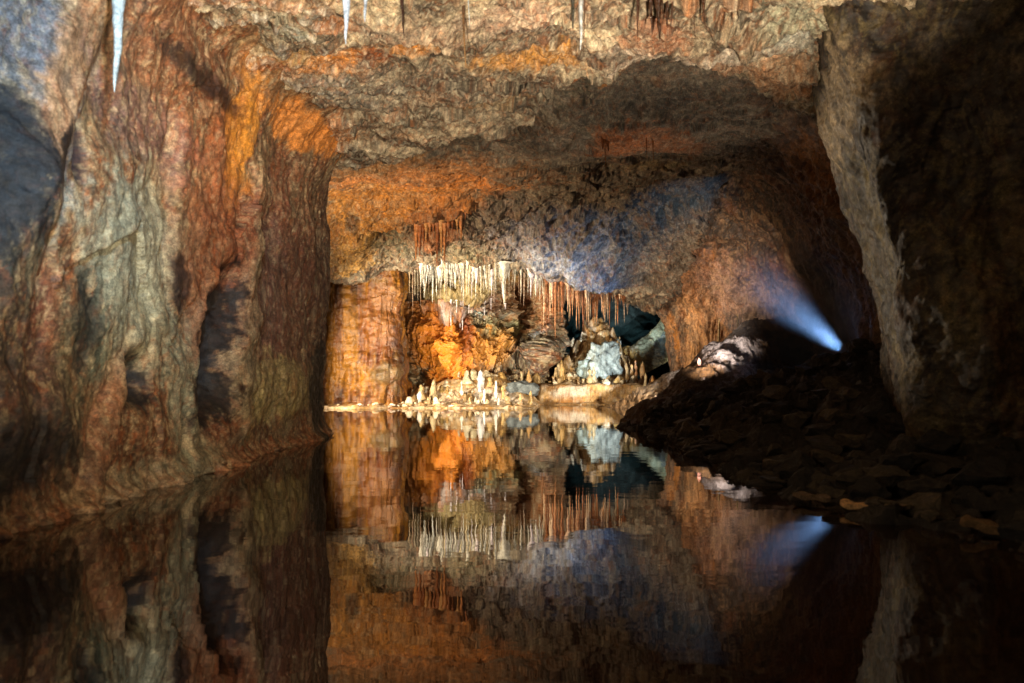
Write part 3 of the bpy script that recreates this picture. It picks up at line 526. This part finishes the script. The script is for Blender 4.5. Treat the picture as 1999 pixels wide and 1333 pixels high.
# ------------------------------------------------------------------ dripstones
def drip(name, top, length, r, hexc, seed, hang=True, flare=1.5, lumps=.18, bend=.02, rings=None, sides=9, blunt=.35, tiphex=None, dome=False):
    """one stalactite (hang) or stalagmite: a tapering, lumpy column with its origin where it is rooted"""
    rn = random.Random(seed); n = rings or max(10, min(40, int(length / (r * .9)) + 6)); V = []; Q = []
    t = np.linspace(0, 1, n); a = np.linspace(0, 2 * math.pi, sides, endpoint=False)
    prof = (1 - t) ** blunt * (1 - .45 * t) + (flare - 1) * np.exp(-t * length / (r * 2.2))
    if dome: prof = np.sqrt(np.maximum(1 - t ** 6, 0)) * (1 - .25 * t) + (flare - 1) * np.exp(-t * length / (r * 1.5))
    nz = fbm(np.stack([t * length / r * .5, t * 0 + seed * 1.7, t * 0], 1), 3, 77)
    bx, by = rn.uniform(-1, 1) * bend, rn.uniform(-1, 1) * bend
    cx = bx * t ** 1.5 + .25 * r * fbm(np.stack([t * 3, t * 0 + seed, t * 0 + 5], 1), 2, 9); cyy = by * t ** 1.5
    R = r * np.maximum(prof * (1 + lumps * 1.3 * nz), .02)
    ang = a[None] + 0 * t[:, None]
    rr = R[:, None] * (1 + .16 * np.sin(ang * 3 + seed) + lumps * .7 * fbm(np.stack([np.cos(ang) * 1.3, np.sin(ang) * 1.3, (t[:, None] * length / r * .25) + 0 * ang], -1).reshape(-1, 3) + seed, 2, 5).reshape(ang.shape))
    x = cx[:, None] + rr * np.cos(ang); y = cyy[:, None] + rr * np.sin(ang); z = (-1 if hang else 1) * t[:, None] * length + 0 * ang
    V = np.stack([x, y, z], -1).reshape(-1, 3); V = np.vstack([V, [cx[-1], cyy[-1], (-1 if hang else 1) * (length + r * .1)]])
    idx = np.arange(n * sides).reshape(n, sides)
    q = np.stack([idx[:-1], np.roll(idx[:-1], -1, 1), np.roll(idx[1:], -1, 1), idx[1:]], -1).reshape(-1, 4)
    cap = np.stack([idx[-1], np.roll(idx[-1], -1), np.full(sides, n * sides), np.full(sides, n * sides)], -1)
    q = np.vstack([q, cap[:, :3][:, [0, 1, 2, 2]]]) if False else q
    if hang: q = q[:, ::-1]
    c0, c1 = lin(hexc), lin(tiphex or hexc)
    Cc = c0[None, None] * (1 - t[:, None, None]) + c1[None, None] * t[:, None, None] + 0 * ang[..., None]
    Cc = (Cc * (1 + .3 * nz[:, None, None])).reshape(-1, 3); Cc = np.vstack([Cc, c1[None]])
    return mesh_obj(name, V, q, M_DRIP, Cc * (1 if hang else .72), loc=top)

def stalactite(px, pt, pb, wpx, Y, hexc, label, group=None, seed=0, trees=(T_cei, T_ov), **kw):
    if Y < 8 and sum(lin(hexc)) < .5: hexc = {'6a3c28': '3c2216', '6e4428': '40281a', '4c4a34': '24231a', '4a4634': '222018', '744628': '4a2c1a'}.get(hexc, '38200f' if lin(hexc)[1] < .05 else '4a2e1c')
    x, _, z1 = W(px, pb, Y); z0 = W(px, pt, Y)[2]
    h = up_hit(x, Y, z1, trees)
    if h is not None: z0 = h
    top = z0 + .06
    o = drip('stalactite', (x, Y, top), max(top - z1, .08), wpx / 2 / F * Y, hexc, seed, True, **kw)
    o['label'] = label; o['category'] = 'stalactite'
    if group: o['group'] = group
    return o
rnd = random.Random(5)
# near ones under the front ceiling
near = [
 (236, -200, 180, 46, 5.0, '9fb2ba', 'long pale blue white stalactite hanging before the left wall', dict(blunt=.45, bend=.05, lumps=.3)),
 (676, -200, 88, 36, 5.6, 'a4b0bc', 'thick white icicle like stalactite at the top edge, the longer of a close pair', dict(blunt=.6, lumps=.35)),
 (715, -200, 42, 30, 5.8, 'a4b0bc', 'short white stalactite, the shorter of a close pair at the top edge', dict(blunt=.5, lumps=.3)),
 (785, -60, 76, 7, 6.6, '6a3c28', 'thin brown stalactite under a dark ceiling ledge, between white pair and longest brown one', {}),
 (905, -60, 130, 6, 6.8, '6e4428', 'longest thin brown stalactite in the middle of the top edge', dict(tiphex='a07848')),
 (914, -60, 58, 4, 6.4, 'c8d4d8', 'thin white stalactite close beside the long brown one', {}),
 (1118, -100, 56, 15, 6.0, '4c4a34', 'stubby olive stalactite fused beside a longer olive one', dict(lumps=.3)),
 (1136, -100, 98, 15, 6.0, '4a4634', 'thick olive stalactite with a pale tip at the top edge', dict(blunt=.3, tiphex='b8bcbc')),
 (1143, -100, 110, 4, 6.05, '6c7274', 'thin pale stalactite running down beside the thick olive one', {}),
 (1246, -40, 90, 12, 6.7, '744628', 'tapering brown stalactite left of the ragged brown cluster', dict(blunt=.8)),
 (1270, -40, 68, 10, 6.8, '66341e', 'dark brown stalactite, left one of the thick pair in the ragged cluster', dict(lumps=.3)),
 (1285, -40, 80, 13, 6.8, '5a2a18', 'thickest dark brown stalactite in the ragged cluster', dict(lumps=.3, blunt=.25)),
 (1303, -20, 54, 7, 6.85, '6a3820', 'dark brown stalactite just right of the thickest one in the cluster', {}),
 (1314, -20, 54, 5, 6.85, '7a4828', 'slim brown stalactite at the right end of the ragged cluster', {}),
 (1294, -20, 56, 4, 6.75, '8a5830', 'slim light brown stalactite squeezed into the ragged cluster', {}),
 (1371, -40, 48, 9, 6.6, '6a4428', 'single stout brown stalactite right of the ragged cluster', dict(blunt=.25)),
 (1355, -10, 80, 2.5, 6.9, '8a5a38', 'hair thin stalactite left of the single stout brown one', {}),
 (1415, -10, 56, 5, 7.0, '8a4a28', 'small rusty stalactite on the slanting ledge near the right pillar', {}),
 (1428, -5, 44, 5, 7.0, '7c3c20', 'smaller rusty stalactite, second on the slanting ledge', {}),
 (1439, 0, 40, 4, 7.0, '7c3c20', 'smallest rusty stalactite, third on the slanting ledge', {}),
]
for k, (px, a, b, wd, Y, hx, lb, kw) in enumerate(near):
    stalactite(px, a, b, wd, Y, hx, lb, 'stalactites under the near ceiling', 100 + k, **kw)
# orange bunches on the hanging rock
ob = [(814, 440, 508, 7), (821, 440, 502, 8), (827, 445, 495, 5), (833, 430, 470, 5), (840, 420, 462, 5), (847, 425, 468, 4), (855, 410, 515, 6), (862, 410, 498, 6), (869, 412, 520, 6), (876, 405, 470, 4), (884, 400, 462, 4), (893, 395, 455, 5), (901, 395, 470, 6), (910, 392, 430, 4), (920, 390, 420, 3), (930, 388, 412, 3), (1181, 280, 334, 2.5), (1186, 280, 296, 6), (1178, 280, 292, 5), (1275, 290, 318, 2.5), (1262, 290, 312, 2)]
ol = ['leftmost stalactite of the orange bunch', 'thick orange stalactite, second of the left clump', 'shorter orange stalactite ending the left clump', 'short orange stalactite just right of the left clump', 'short orange stalactite midway between the two long orange clumps', 'slim orange stalactite just left of the long middle clump',
      'left stalactite of the long middle orange clump', 'shorter inner stalactite of the long middle orange clump', 'longest orange stalactite, on the right of the middle clump', 'short orange stalactite right of the longest one', 'slim orange stalactite left of the right hand orange clump', 'shorter stalactite of the right orange clump', 'longer stalactite ending the right orange clump', 'small orange stalactite beyond the right clump', 'tiny orange stalactite, second beyond the right clump', 'tiny orange stalactite farthest right on the orange band',
      'hair thin long stalactite below the red orange ceiling patch', 'short tan stub beside the hair thin stalactite on the orange patch, right one', 'short tan stub beside the hair thin stalactite on the orange patch, left one', 'thin stalactite below the middle of the red orange patch', 'thinnest short stalactite below the middle of the red orange patch']
for k, ((px, a, b, wd), lb) in enumerate(zip(ob, ol)):
    Y = 16.6 if px < 1000 else 11.3
    if px < 1000: Y = 17.0 - (px - 814) * .004
    stalactite(px, a, b, wd * 1.35, Y, ['b87a48', '9c6038', '8a5028', 'c08c54'][k % 4], lb, 'orange stalactites on the hanging rock', 200 + k, lumps=.4, flare=2.4, blunt=.3 + .12 * (k % 3))
# fringe below the hanging rock: white in the middle, tan to the right
ex = [(984, 588, 7), (992, 548, 5), (1018, 578, 3), (1004, 552, 2.5), (1038, 572, 5), (1046, 578, 4), (1053, 560, 4), (1058, 552, 4), (1063, 640, 3), (961, 572, 4), (912, 570, 5), (905, 590, 4), (922, 575, 3), (930, 585, 3), (940, 568, 4), (890, 562, 6), (897, 552, 5), (875, 556, 3), (846, 578, 4), (852, 565, 4), (838, 548, 3), (825, 552, 2.5), (868, 560, 3),
      (1206, 632, 4), (1126, 642, 3), (1139, 634, 4), (1145, 618, 4), (1165, 620, 3), (1182, 622, 3), (1191, 624, 4), (1176, 600, 5), (1218, 592, 4), (1098, 620, 5), (1084, 632, 6), (1110, 600, 5), (1154, 590, 4)]
used = [e[0] for e in ex]; px = 822
while px < 1224:
    if all(abs(px - u_) > 1.4 for u_ in used):
        t = (px - 822) / 400
        tip = rnd.choice([535, 545, 555, 565]) if px < 1055 else rnd.uniform(575, 628) - (8 if px > 1180 else 0)
        if 985 < px < 1035 and rnd.random() < .75: px += 4; continue
        if px > 1200 : tip = rnd.uniform(578, 592)
        ex.append((px, tip + rnd.uniform(-6, 6), rnd.choice([2.5, 3, 3.5, 4.5]))); used.append(px)
    px += rnd.uniform(1.5, 3.2)
ex.sort()
def ordn(n): return '%d%s' % (n, 'th' if 10 <= n % 100 <= 20 else {1: 'st', 2: 'nd', 3: 'rd'}.get(n % 10, 'th'))
cnt = {}
for k, (px, tip, wd) in enumerate(ex):
    fam = 'white' if px < 1062 else 'tan'
    cnt[fam] = cnt.get(fam, 0) + 1
    edge_y = np.interp(px, [800, 900, 1000, 1100, 1200, 1230], [514, 506, 509, 532, 562, 572]); L_ = tip - edge_y
    size = 'very long' if L_ > 75 else 'long' if L_ > 52 else 'medium' if L_ > 36 else 'short'
    th = 'thick' if wd >= 5 else 'thin' if wd < 3.5 else 'slender'
    hx = rnd.choice(['c8c2b4', 'b8b6ae', 'c8b898', 'c8bcc0']) if fam == 'white' else rnd.choice(['b07850', 'c09068', 'a0643c', 'd0b090', '8c5634', 'c8a080'])
    tip += (tip - edge_y) * rnd.uniform(0, .28); stalactite(px, edge_y, tip, wd * rnd.uniform(1.1, 1.9), rnd.uniform(18.95, 19.6) + (.2 if px > 1150 else 0), hx, '%s %s stalactite, %s from the left in the %s fringe' % (size, fam, ordn(cnt[fam]), fam),
               'fringe of %s stalactites under the hanging rock' % fam, 300 + k, lumps=.35, bend=.02, flare=2.6, blunt=.6)
# a second, duller row behind the first
bk = []; px = 800
while px < 1228: bk.append((px, rnd.uniform(22, 95) * (.8 if px > 1180 else 1), rnd.uniform(2.5, 5.5))); px += rnd.uniform(3.5, 8.5)
for k, (px, L_, wd) in enumerate(bk):
    ey = np.interp(px, [800, 900, 1000, 1100, 1200, 1230], [520, 512, 516, 538, 562, 572])
    stalactite(px, ey, ey + L_, wd, rnd.uniform(20.0, 20.8), rnd.choice(['8a7c68', '9a8468', '6e6252', 'a08a78', '7c6450']), '%s dull beige stalactite, %s from the left in the back row behind the fringe' % ('long' if L_ > 65 else 'medium' if L_ > 40 else 'short', ordn(k + 1)),
               'dull back row of stalactites under the hanging rock', 1700 + k, lumps=.35, bend=.02, flare=2.6, blunt=.55)
# drips hanging in front of the back wall
bd = [(880, 588, 636, 5), (886, 588, 630, 5), (892, 588, 612, 3), (899, 588, 640, 6), (903, 588, 646, 5), (916, 590, 612, 3), (946, 585, 625, 5), (950, 590, 630, 3), (959, 585, 650, 4), (964, 585, 664, 3), (987, 595, 640, 3)]
for k, (px, a, b, wd) in enumerate(bd):
    x, Y, z1 = W(px, b, 21.9); z0 = W(px, a, 21.9)[2]
    hb = T_bw.ray_cast(Vector((x, 18, z0)), Vector((0, 1, 0)))[0]
    if hb is not None: Y = hb.y + .02; x, _, z1 = W(px, b, Y); z0 = W(px, a, Y)[2]
    o = drip('stalactite', (x, Y, z0 + .05), z0 - z1 + .05, wd / 2 / F * Y, 'e8dce0', 500 + k, True, lumps=.35, bend=.01)
    o['label'] = '%s bright white drip, %s from the left, running down the orange back wall' % ('long' if b - a > 40 else 'short', ordn(k + 1)); o['category'] = 'stalactite'; o['group'] = 'white drips on the back wall'

# stalagmites on the far shore
sg = [ # px, base py, top py, width, depth, colour, label
 (783, 770, 735, 7, 21.6, 'b09870', 'slim stalagmite at the foot of the orange pillar'), (796, 772, 738, 6, 21.8, '8a785c', 'grey slim stalagmite right of the orange pillar'),
 (819, 782, 763, 8, 20.3, 'f0e8dc', 'small white stalagmite in front of the round tan one'), (825, 775, 750, 15, 20.9, 'c4a87a', 'round headed tan stalagmite'), (845, 778, 741, 12, 20.9, 'cdb68c', 'tall blunt tan stalagmite near the water'),
 (862, 772, 752, 8, 21.2, 'c8a868', 'small tan stalagmite, left one of two before the dark gap'), (873, 772, 753, 8, 21.2, 'c09858', 'small tan stalagmite, right one of two before the dark gap'),
 (853, 794, 774, 9, 19.8, 'ecdcc0', 'pale lumpy stalagmite standing in the water'), (903, 768, 742, 7, 20.9, 'f4ecdc', 'white spike before the cream cluster'), (912, 766, 722, 14, 21.5, 'dccfb2', 'tall cream column at the left of the bright cluster'),
 (924, 766, 720, 14, 21.6, 'd4c4a0', 'tall cream column, second of the bright cluster'), (938, 770, 722, 12, 21.3, 'f4f0f0', 'brightest white column of the cluster'), (950, 766, 722, 14, 21.7, 'e4d4b4', 'broad cream column right of the brightest one'),
 (957, 762, 735, 10, 21.4, 'c8a870', 'short tan stalagmite tucked behind the thin white spike'), (945, 782, 758, 5, 20.2, 'f8f4f0', 'thin white spike in front of the bright cluster'), (969, 765, 742, 6, 20.8, 'f0e8e0', 'white spike right of the bright cluster'), (980, 764, 726, 15, 21.9, 'c8a060', 'arched tan column left of the dark boulder'),
 (983, 768, 752, 7, 20.9, 'd8b478', 'short tan stalagmite below the arched column'), (1019, 746, 724, 8, 22.0, 'cdb68c', 'pointed tan stalagmite on the dark boulder'), (1034, 748, 722, 11, 22.0, 'd0a468', 'blunt tan stalagmite on the dark boulder'), (1048, 748, 726, 18, 22.3, 'b0905c', 'squat rounded tan stalagmite behind the dark boulder'),
 (1018, 787, 768, 7, 20.0, 'd8b080', 'small stalagmite at the right tip of the left shore'), (1036, 786, 762, 7, 20.2, 'd0ac70', 'slim stalagmite at the right tip of the left shore'), (974, 786, 776, 5, 20.0, 'e8e0d4', 'tiny white stub on the water line'),
 (1084, 735, 716, 8, 22.6, 'c4a87a', 'small orange stalagmite at the left foot of the mound'), (1092, 735, 708, 8, 22.7, 'cdb68c', 'medium orange stalagmite at the left foot of the mound'), (1098, 737, 701, 9, 22.7, 'd8b070', 'tallest orange stalagmite at the left foot of the mound'),
 (1122, 728, 703, 7, 23.4, 'c8b088', 'slim stalagmite on the left flank of the mound'), (1137, 712, 692, 14, 23.7, 'c0a478', 'blocky stalagmite on the left flank of the mound'), (1142, 700, 675, 6, 23.9, 'b89c70', 'thin spike above the blocky one on the mound'),
 (1168, 662, 628, 8, 24.4, 'b8a898', 'tallest spire crowning the mound'), (1175, 662, 640, 7, 24.4, 'b0a090', 'short spire leaning on the tallest one'), (1186, 668, 638, 8, 24.5, 'd0dce0', 'pale blue white spire on top of the mound'), (1205, 680, 660, 8, 24.4, 'b8ccc8', 'small pale spire right of the mound top'), (1211, 690, 664, 6, 24.3, 'c4d0cc', 'slim pale spire on the right flank of the mound'),
 (1152, 748, 721, 10, 22.3, 'ccb486', 'forked tan stalagmite before the blue boulder, left prong'), (1160, 746, 716, 7, 22.3, 'd0bc94', 'forked tan stalagmite before the blue boulder, right prong'), (1225, 728, 707, 8, 22.8, 'a8885c', 'brown stalagmite right of the blue boulder'), (1232, 728, 710, 8, 22.9, 'c09460', 'shorter brown stalagmite right of the blue boulder'),
 (1243, 726, 702, 6, 22.9, 'a87850', 'leaning reddish spike beside the brown pair'), (1254, 728, 706, 14, 23.0, 'b89060', 'shell shaped brown stalagmite at the foot of the slope'), (1262, 752, 728, 9, 21.9, 'cdb68c', 'column at the right end of the ledge'), (1275, 752, 732, 14, 22.0, 'c89458', 'squat stalagmite at the right end of the ledge'),
 (1403, 655, 620, 5, 18.2, 'c0a070', 'thin pale stalagmite before the ribbed brown wall, longer one'), (1441, 634, 612, 4, 18.1, 'b09468', 'thin pale stalagmite before the ribbed brown wall, shorter one'), (1367, 716, 698, 6, 15.2, 'c08a80', 'small pinkish stalagmite on the pale gravel slope'),
]
for k, (px, pb, pt, wd, Y, hx, lb) in enumerate(sg):
    x = W(px, pb, Y)[0]; zt = W(px, pt, Y)[2]; g0 = down_hit(x, Y, zt + .3)
    zb = W(px, pb, Y)[2] if g0 is None or g0 > zt - .05 else g0
    zb -= .06
    o = drip('stalagmite', (x, Y, zb), max(zt - zb, .1), wd / 2 / F * Y, hx, 700 + k, False, lumps=.55, bend=.04, flare=1.5, sides=12, dome=True)
    o['label'] = lb; o['category'] = 'stalagmite'; o['group'] = 'stalagmites on the far shore'

sm = random.Random(21); spots = []
for k in range(52): spots.append((sm.uniform(790, 1050), sm.uniform(20.0, 21.9), sm.uniform(.05, .22), sm.uniform(4, 11)))
for k in range(26): spots.append((sm.uniform(1075, 1275), sm.uniform(21.9, 22.8), sm.uniform(.08, .26), sm.uniform(4, 9)))
for k in range(18): spots.append((sm.uniform(1100, 1215), sm.uniform(23.2, 24.4), sm.uniform(.10, .30), sm.uniform(4, 8)))
spots.sort(key=lambda q: q[0]); c3 = {}
for k, (px, Y, h, wd) in enumerate(spots):
    x = (px - CX) / F * Y; g0 = down_hit(x, Y, 4, (T_sh,))
    if g0 is None or g0 < .0: continue
    wh = 'left shore' if px < 1060 else 'ledge' if Y < 23 else 'mound'; c3[wh] = c3.get(wh, 0) + 1
    hx = sm.choice(['dccdb0', 'c8b088', 'b89c70', 'ecdcc0', 'a8885c']); r = wd / 2 / F * Y
    o = drip('stalagmite', (x, Y, g0 - .04), h + .04, r, hx, 900 + k, False, lumps=.7, bend=.05, flare=1.7, sides=10, dome=True)
    o['label'] = '%s %s filler stalagmite, %s from the left among the small ones on the %s'.replace('filler ', '') % ('squat' if h < .15 else 'slim' if r < .04 else 'stubby', 'cream' if hx in ('dccdb0', 'ecdcc0') else 'tan', ordn(c3[wh]), wh)
    o['category'] = 'stalagmite'; o['group'] = 'small stalagmites on the ' + wh

# ------------------------------------------------------------------ boulders and rubble
import bmesh
def rock(name, loc, size, hexc, seed, mat, label, cat, group=None, chop=14,  ang=.45, sub=3, rot=0, vary=.25):
    bm = bmesh.new(); bmesh.ops.create_icosphere(bm, subdivisions=sub, radius=1)
    V = np.array([v.co[:] for v in bm.verts], np.float32); Fc = np.array([[v.index for v in f.verts] for f in bm.faces]); bm.free()
    rn = np.random.RandomState(seed)
    for k in range(chop):                                     # chop flats off it
        n = rn.normal(size=3); n /= np.linalg.norm(n); h = rn.uniform(.42, .8); q = V @ n; V = V - np.maximum(q - h, 0)[:, None] * n[None]
    V = V * (1 + ang * .25 * fbm(V * 1.6 + seed, 5, 5, .6)[:, None])
    V = V * np.array(size)[None]; c, s = math.cos(rot), math.sin(rot); V = np.stack([V[:, 0] * c - V[:, 1] * s, V[:, 0] * s + V[:, 1] * c, V[:, 2]], 1)
    Cc = lin(hexc)[None] * (1 + vary * fbm(V * (4 / max(size)) + seed, 4, 9)[:, None])
    return mesh_obj(name, V, Fc, mat, Cc, label, cat, None, group, loc=loc, smooth=sub > 3)
rock('boulder', (*W(1170, 715, 23.2)[:2], 1.05), (.78, .55, .78), '8f9894', 3, M_WET, 'big pale blue white boulder on the front of the mound', 'boulder', sub=5, chop=5, ang=1.6, vary=.7)
rock('boulder', (*W(1145, 722, 23.0)[:2], .85), (.32, .3, .42), '8fa0a0', 8, M_WET, 'smaller grey blue boulder left of the big pale one', 'boulder', sub=4, chop=5, ang=1.1, vary=.5)
rock('boulder', (*W(1022, 756, 21.4)[:2], .42), (.44, .3, .26), '5c6468', 5, M_WET, 'dark grey rounded boulder between the two bright shores', 'boulder', sub=4, chop=4, ang=1.0, vary=.6)
rock('boulder', (*W(1210, 745, 22.3)[:2], .62), (.28, .25, .18), 'c8a060', 6, M_WET, 'tan dome shaped boulder on the ledge', 'boulder', sub=4)
# slanting pale slab right of the mound
slab = [[W(1190, 690, 25.2), W(1230, 676, 25.4), W(1270, 650, 25.6), (5.0, 25.8, 2.75), W(1330, 622, 26)],
        [W(1195, 722, 24.7), W(1235, 706, 24.8), W(1272, 680, 25), W(1306, 655, 25.2), W(1330, 650, 25.3)],
        [W(1200, 750, 24.3), W(1245, 735, 24.4), W(1290, 715, 24.6), W(1315, 700, 24.8), W(1335, 690, 24.9)]]
slab[0][3] = W(1300, 620, 25.8)
back = [[(x, y + 1.2, z - .5) for x, y, z in slab[0]]]
sl = Sheet(back + slab, np.linspace(0, 4, 220), np.linspace(0, 3, 160)); P = sl.pts()
if sl.Nn[100, 100, 1] > 0: sl.Nn *= -1; sl.orient *= -1
sl.disp(.12 * fbm(P * 1.2, 4, 3) + .07 * facet(P * 3, 4) + .02 * fbm(P * 8, 3, 5))
base = lin('bcc6a8')[None] * (1 + .3 * fbm(P * 2, 5, 8, .6)[:, None])
sl.C = sl.paint(base, [(1225, 690, 24, 30, 'b88a3c', .9), (1290, 640, 16, 20, 'b8dcd8', .8), (1285, 690, 30, 14, '5c88b0', .9, .3, -28), (1260, 720, 40, 14, '4a4030', .8)])
sl.C = mineral(P, sl.C, (1, 1, 1), .3, dark='3a4038', cream='dce8e0', rust='a8843c', seed=15)
sl.build('rock_slab', M_WET, 'slanting pale green slab of rock rising right of the spired mound', 'rock slab')

# rubble on the right
rr = random.Random(11); n_r = 0
places = []
for k in range(46): 
    t = k / 45; px = 1335 + t * 400; py = np.interp(px, [1335, 1400, 1480, 1560, 1640, 1720], [772, 762, 736, 712, 694, 676]); places.append((px, py, np.interp(px, [1335, 1480, 1640, 1720], [12.7, 12.4, 11.9, 11.5]), rr.uniform(.14, .30), 'crest'))
for k in range(120):
    Y = rr.uniform(5.2, 11.8); x = rr.uniform(2.25, 5.6 if Y > 8.5 else 4.2); places.append((CX + F * x / Y, None, Y, rr.uniform(.07, .26), 'slope'))
for k in range(46):
    Y = rr.uniform(4.4, 13.2); x = np.interp(Y, [4.4, 5.2, 6, 7.6, 13], [3.0, 2.6, 2.35, 2.25, 2.35]) + rr.uniform(-.1, .22); places.append((CX + F * x / Y, None, Y, rr.uniform(.05, .16), 'water'))
phr = {'crest': 'along the top of the dark rubble heap', 'slope': 'on the face of the dark rubble heap', 'water': 'at the water edge below the rubble heap'}
cn = {}
shades = {'241e18': 'dark brown', '2e2820': 'brown', '3a3226': 'tan brown', '181512': 'blackish', '463c2e': 'pale brown'}
places.sort(key=lambda p: p[0])
for k, (px, py, Y, s, where) in enumerate(places):
    x = (px - CX) / F * Y
    g0 = down_hit(x, Y, 5, (T_rg,))
    if g0 is None: continue
    cn[where] = cn.get(where, 0) + 1; hx = rr.choice(list(shades))
    size = (s * rr.uniform(.8, 1.4), s * rr.uniform(.8, 1.2), s * rr.uniform(.42, .85))
    rock('rubble_rock', (x, Y, g0 + size[2] * .35), size, hx, 1000 + k, M_RUB, '%s %s rock, %s from the left %s' % ('large' if s > .2 else 'medium' if s > .12 else 'small', shades[hx], ordn(cn[where]), phr[where]), 'rock', 'rocks of the rubble heap', rot=rr.uniform(0, 6), sub=3, ang=.9)
# small chips on the far left shore
for k in range(60):
    px = rr.uniform(655, 905); Y = rr.uniform(19.5, 21.2); x = (px - CX) / F * Y; g0 = down_hit(x, Y, 3, (T_sh,))
    if g0 is None or g0 < -.02: continue
    s = rr.uniform(.04, .11)
    rock('stone', (x, Y, g0 + s * .3), (s * 1.3, s, s * .7), rr.choice(['d8c0a0', 'b89068', 'e8dccc', 'a88878']), 1500 + k, M_WET, 'small cream or tan flowstone chip lying on the left part of the far shore', 'stone', 'flowstone chips on the far left shore', sub=2)
# slabs along the near right water edge, lit ones painted paler than shaded ones
def plank(a, bb, wd, th, hexc, label, seed):
    a, bb = Vector(a), Vector(bb); L_ = (bb - a).length; n = 24; sec = [(-1, -1), (1, -1), (1, 1), (-1, 1)]
    V = []; 
    for i in range(n):
        t = i / (n - 1); e = 1 - .35 * (abs(2 * t - 1) ** 8); wob = .02 * math.sin(t * 5 + seed)
        for q, (u_, v_) in enumerate(sec):
            jit = .006 * math.sin(t * 11 + q * 2.1 + seed); V.append((t * L_, (u_ * wd / 2) * e + wob + jit, v_ * th / 2 * e + jit))
    V = np.array(V); idx = np.arange(n * 4).reshape(n, 4)
    q = np.stack([idx[:-1], idx[1:], np.roll(idx[1:], -1, 1), np.roll(idx[:-1], -1, 1)], -1).reshape(-1, 4); q = np.vstack([q, [[3, 2, 1, 0]], [[n * 4 - 4, n * 4 - 3, n * 4 - 2, n * 4 - 1]]])
    o = mesh_obj('stone_slab', V, q, M_RUB, lin(hexc)[None] * (1 + .3 * fbm(V * 9 + seed, 3, 4)[:, None]), label, 'stone slab', None, 'pale slabs along the near right water edge', loc=a, smooth=False)
    o.rotation_euler = (bb - a).to_track_quat('X', 'Z').to_euler(); return o
plank(W(1548, 966, 5.75), W(1622, 973, 5.62), .10, .035, '6a5640', 'dim brown slab edge at the left end of the row by the water', 1)
plank(W(1640, 982, 5.4), W(1714, 992, 5.3), .12, .04, 'c89e6c', 'brightest tan slab at the water edge, blurred', 2)
plank(W(1728, 986, 5.3), W(1780, 990, 5.2), .08, .03, '60503c', 'short dim slab right of the brightest one', 3)
plank(W(1880, 1012, 4.7), W(1962, 1040, 4.55), .12, .05, '6e5436', 'tilted brown slab nearest the right pillar', 4)

# ------------------------------------------------------------------ thin mist that shows the blue beam
hz = bpy.data.materials.new('mist'); hz.use_nodes = True; nt = hz.node_tree; nt.nodes.clear()
out = nt.nodes.new('ShaderNodeOutputMaterial'); pv = nt.nodes.new('ShaderNodeVolumePrincipled')
pv.inputs['Color'].default_value = (.85, .9, 1, 1); tcm = nt.nodes.new('ShaderNodeNewGeometry'); dl = nt.nodes.new('ShaderNodeVectorMath'); dl.operation = 'DISTANCE'; nt.links.new(tcm.outputs['Position'], dl.inputs[0]); dl.inputs[1].default_value = (5.45, 12.75, 1.33)
rg_ = nt.nodes.new('ShaderNodeMapRange'); rg_.inputs[1].default_value = .3; rg_.inputs[2].default_value = 2.9; rg_.inputs[3].default_value = .9; rg_.inputs[4].default_value = 0; nt.links.new(dl.outputs['Value'], rg_.inputs[0])
nm = nt.nodes.new('ShaderNodeTexNoise'); nm.inputs['Scale'].default_value = 1.6; nm.inputs['Detail'].default_value = 3; nt.links.new(tcm.outputs['Position'], nm.inputs['Vector'])
ml = nt.nodes.new('ShaderNodeMath'); ml.operation = 'MULTIPLY'; nt.links.new(rg_.outputs[0], ml.inputs[0]); nt.links.new(nm.outputs['Fac'], ml.inputs[1]); nt.links.new(ml.outputs[0], pv.inputs['Density']); nt.links.new(pv.outputs[0], out.inputs['Volume'])
a0, a1 = Vector((5.65, 12.5, 1.15)), Vector((3.95, 15.9, 3.75)); ax = (a1 - a0); L_ = ax.length; ax.normalize(); side = ax.cross(Vector((0, 0, 1))).normalized(); upv = side.cross(ax)
V = []; n, m = 28, 24
for i in range(n + 1):
    t = i / n; r = 1.05 * math.sin(math.pi * (.04 + .92 * t)) ** .7
    for j in range(m):
        a = 2 * math.pi * j / m; V.append(a0 + ax * (t * L_) + side * (r * math.cos(a)) + upv * (r * math.sin(a)))   # spindle of mist round the beam
Q = [[i * m + j, i * m + (j + 1) % m, (i + 1) * m + (j + 1) % m, (i + 1) * m + j] for i in range(n) for j in range(m)]
bmm = bpy.data.meshes.new('haze'); bmm.from_pydata([v[:] for v in V], [], Q + [list(range(m))[::-1], list(range(n * m, n * m + m))]); bmm.materials.append(hz)
bq = bmesh.new(); bq.from_mesh(bmm); bmesh.ops.recalc_face_normals(bq, faces=bq.faces[:]); bq.to_mesh(bmm); bq.free()
ho = bpy.data.objects.new('haze', bmm); col.objects.link(ho); ho['kind'] = 'stuff'; ho['label'] = 'drifting mist behind the rubble lit blue by the lamp'; ho['category'] = 'mist'
